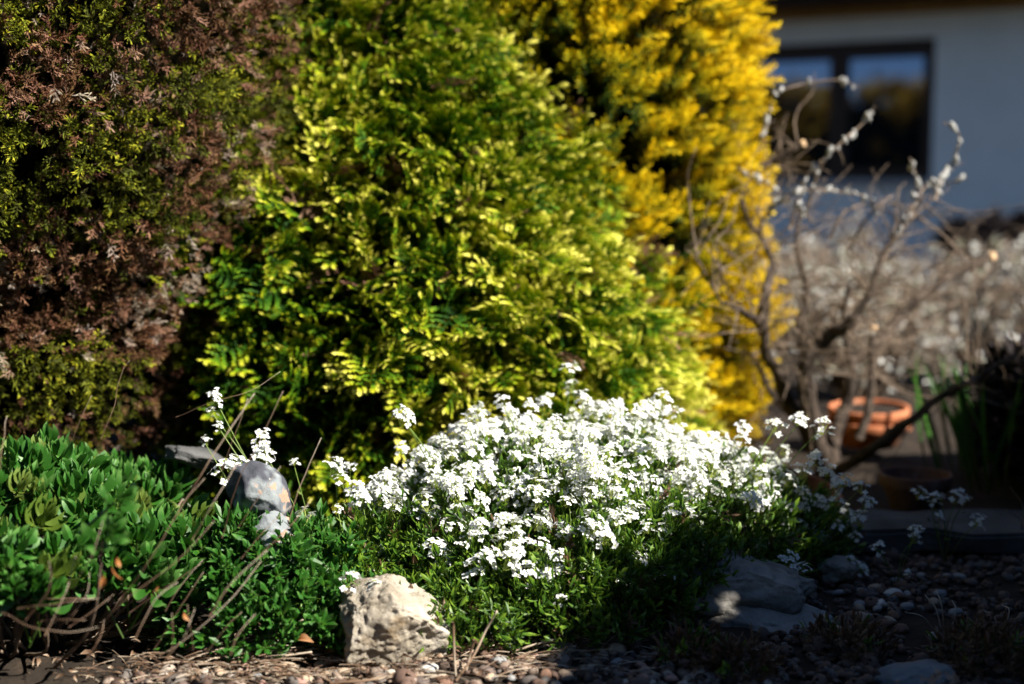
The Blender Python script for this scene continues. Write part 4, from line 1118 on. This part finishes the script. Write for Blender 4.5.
# fallen twigs on the gravel
TW = [([(456, 681), (474, 655), (486, 630), (497, 611)], 0.0, 0.10, 'pale dry twig leaning up against the green leaves right of the limestone rock'),
      ([(453, 622), (454, 650), (456, 679)], 0.09, 0.0, 'thin upright dry twig beside the right edge of the limestone rock'),
      ([(482, 658), (497, 648), (512, 637)], 0.006, 0.03, 'short pale twig below the leaning one'),
      ([(509, 653), (530, 646), (556, 639)], 0.01, 0.03, 'straight dry twig lying over the tan pebble'),
      ([(330, 683), (362, 681), (400, 676), (446, 675)], 0.008, 0.012, 'long grey twig lying flat in front of the limestone rock'),
      ([(258, 662), (270, 643), (284, 630), (303, 620)], 0.005, 0.07, 'arched pale stem at left with an orange leaf at its tip'),
      ([(640, 654), (680, 655), (728, 656)], 0.012, 0.012, 'thin straight twig lying in the shade below the split rock'),
      ([(474, 640), (470, 655), (466, 672)], 0.06, 0.01, 'short twig just left of the leaning pale one'),
      ([(200, 664), (240, 662), (290, 655), (312, 652)], 0.01, 0.02, 'brown twig lying along the gravel under the leafy clump'),
      ([(560, 625), (600, 628), (640, 640)], 0.03, 0.015, 'faint twig under the green skirt of the flower mound')]
for pts, h0, h1, lb in TW:
    n = len(pts); P = []
    for i, (px, py) in enumerate(pts):
        h = h0 + (h1 - h0) * i / (n - 1)
        a = at(px, py, 1.0); b = at(px, py, 2.0); k = (a.z - h) / (a.z - b.z); P.append(a + (b - a) * k)
    g = Geo(); tube(g, spline(P, 6), 0.0022, 0.0015, 6, mask=(0, random.uniform(0.5, 1), 0), knob=0.1)
    o = g.obj('dry_twig', M['straw'], None, True, origin=tuple(P[0])); tag(o, lb, 'twig', 'fallen dry twigs')
def dry_leaf(px, py, h, L, lb):
    p = ground_at(px, py); p.z += h
    a = at(px, py, 1.0); b = at(px, py, 2.0); k = (a.z - h) / (a.z - b.z); p = a + (b - a) * k
    g = Geo(); g.inst(leaf(L, L * 0.6, 0.5, 0.6, 6), frames(np.array([[0.5, -0.4, 0.3]]), np.array([0.6]), np.array([1.0])), np.array([p]), [0.9])
    o = g.obj('dead_leaf', M['deadleaf'], None, False, origin=tuple(p)); tag(o, lb, 'leaf')
dry_leaf(298, 640, 0.05, 0.024, 'curled orange dead leaf beside the arched pale stem')

# short straw and needle litter
g = Geo()
for i in range(680):
    if i < 330: px, py = random.gauss(215, 60), random.uniform(628, 684)
    else: px, py = random.uniform(250, 640), random.uniform(640, 684)
    p = np.array(gp(px, py, random.uniform(0.006, 0.03 if i < 330 else 0.016))); L = random.uniform(0.015, 0.06); a = random.uniform(-0.9, 0.9) + (math.pi if random.random() < 0.5 else 0)
    d = np.array([math.cos(a), math.sin(a), random.uniform(-0.1, 0.25)]) * L
    tube(g, spline([p, p + d * 0.5 + np.array([0, 0, 0.003]), p + d], 2), random.uniform(0.0006, 0.0014), 0.0006, 4, mask=(0, random.uniform(0.1, 1), 0))
lf = leaf(0.016, 0.008, 0.4, 0.4, 3)
P = []
for i in range(420): P.append(gp(random.gauss(240, 130), random.uniform(620, 684), random.uniform(0.006, 0.02)))
P = np.array(P); k = len(P); X = rng.normal(0, 1, (k, 3)); X[:, 2] *= 0.3
g.inst(lf, frames(X, rng.normal(0, 0.7, k), rng.uniform(0.5, 1.2, k)), P, rng.random(k) * 0.6)
o = g.obj('straw_litter', M['straw'], None); tag(o, 'broken straw and brown litter under the leafy clump', 'litter', kind='stuff')

# pale dry weed stalks and dark low tufts in the shaded corner
def weed(px, py, tips, label):
    b = gp(px, py, 0); t = empty('dry_weed', b, label, 'weed', 'dry weeds in the shaded corner')
    for (x, y, Y) in tips:
        e = at(x, y, Y); g = Geo(); md = (b + e) / 2 + Vector((random.gauss(0, 0.012), 0, 0.02))
        tube(g, spline([b, md, e], 6), 0.0016, 0.0008, 5, mask=(0, random.uniform(0.6, 1), 0)); g.obj('stalk', M['straw'], t, True)
weed(945, 645, [(925, 595, 2.3), (936, 590, 2.32), (952, 600, 2.3), (905, 612, 2.25)], 'pale branching dry weed in the shaded gravel')
weed(1000, 640, [(985, 612, 2.35), (1002, 605, 2.35), (950, 628, 2.3)], 'thin dry weed at the right edge of the shaded gravel')
weed(1018, 545, [(1010, 487, 2.85), (1006, 510, 2.85)], 'single dry stalk standing by the end of the stone slab')
weed(858, 660, [(856, 645, 2.2), (862, 635, 2.22), (846, 640, 2.2)], 'short dry weed above the bluish stone at the bottom edge')

def tuft(px, py, r, h, n, label):
    c = gp(px, py, 0); t = tag(bpy.data.objects.new('low_tuft', None), label, 'plant', 'low dark tufts on the shaded gravel'); C.objects.link(t); t.location = c
    g = Geo(); P, X = [], []
    for i in range(n):
        a = random.uniform(0, 6.28); q = r * math.sqrt(random.random()); P.append((c.x + q * math.cos(a), c.y + q * math.sin(a), h * (1 - (q / r) ** 2) * random.random() ** 0.4)); X.append((math.cos(a) * q / r * 0.6, math.sin(a) * q / r * 0.6 - 0.1, 0.7))
    P = np.array(P); X = np.array(X); k = len(P)
    scatter(g, WH, P, X + rng.normal(0, 0.35, (k, 3)), rng.uniform(0, 6, k), rng.uniform(0.7, 1.2, k), rng.random(k), (rng.random(k) < 0.85) * 1.0)
    g.obj('foliage', M['cress'], t)
tuft(690, 662, 0.05, 0.03, 70, 'brownish low tuft at the foot of the split rock')
tuft(742, 676, 0.045, 0.04, 70, 'green low tuft near the bottom edge, below the split rock')
tuft(848, 652, 0.06, 0.03, 90, 'brown low tuft right of the split rock')
tuft(985, 664, 0.08, 0.05, 130, 'low dark tuft in the bottom right corner')
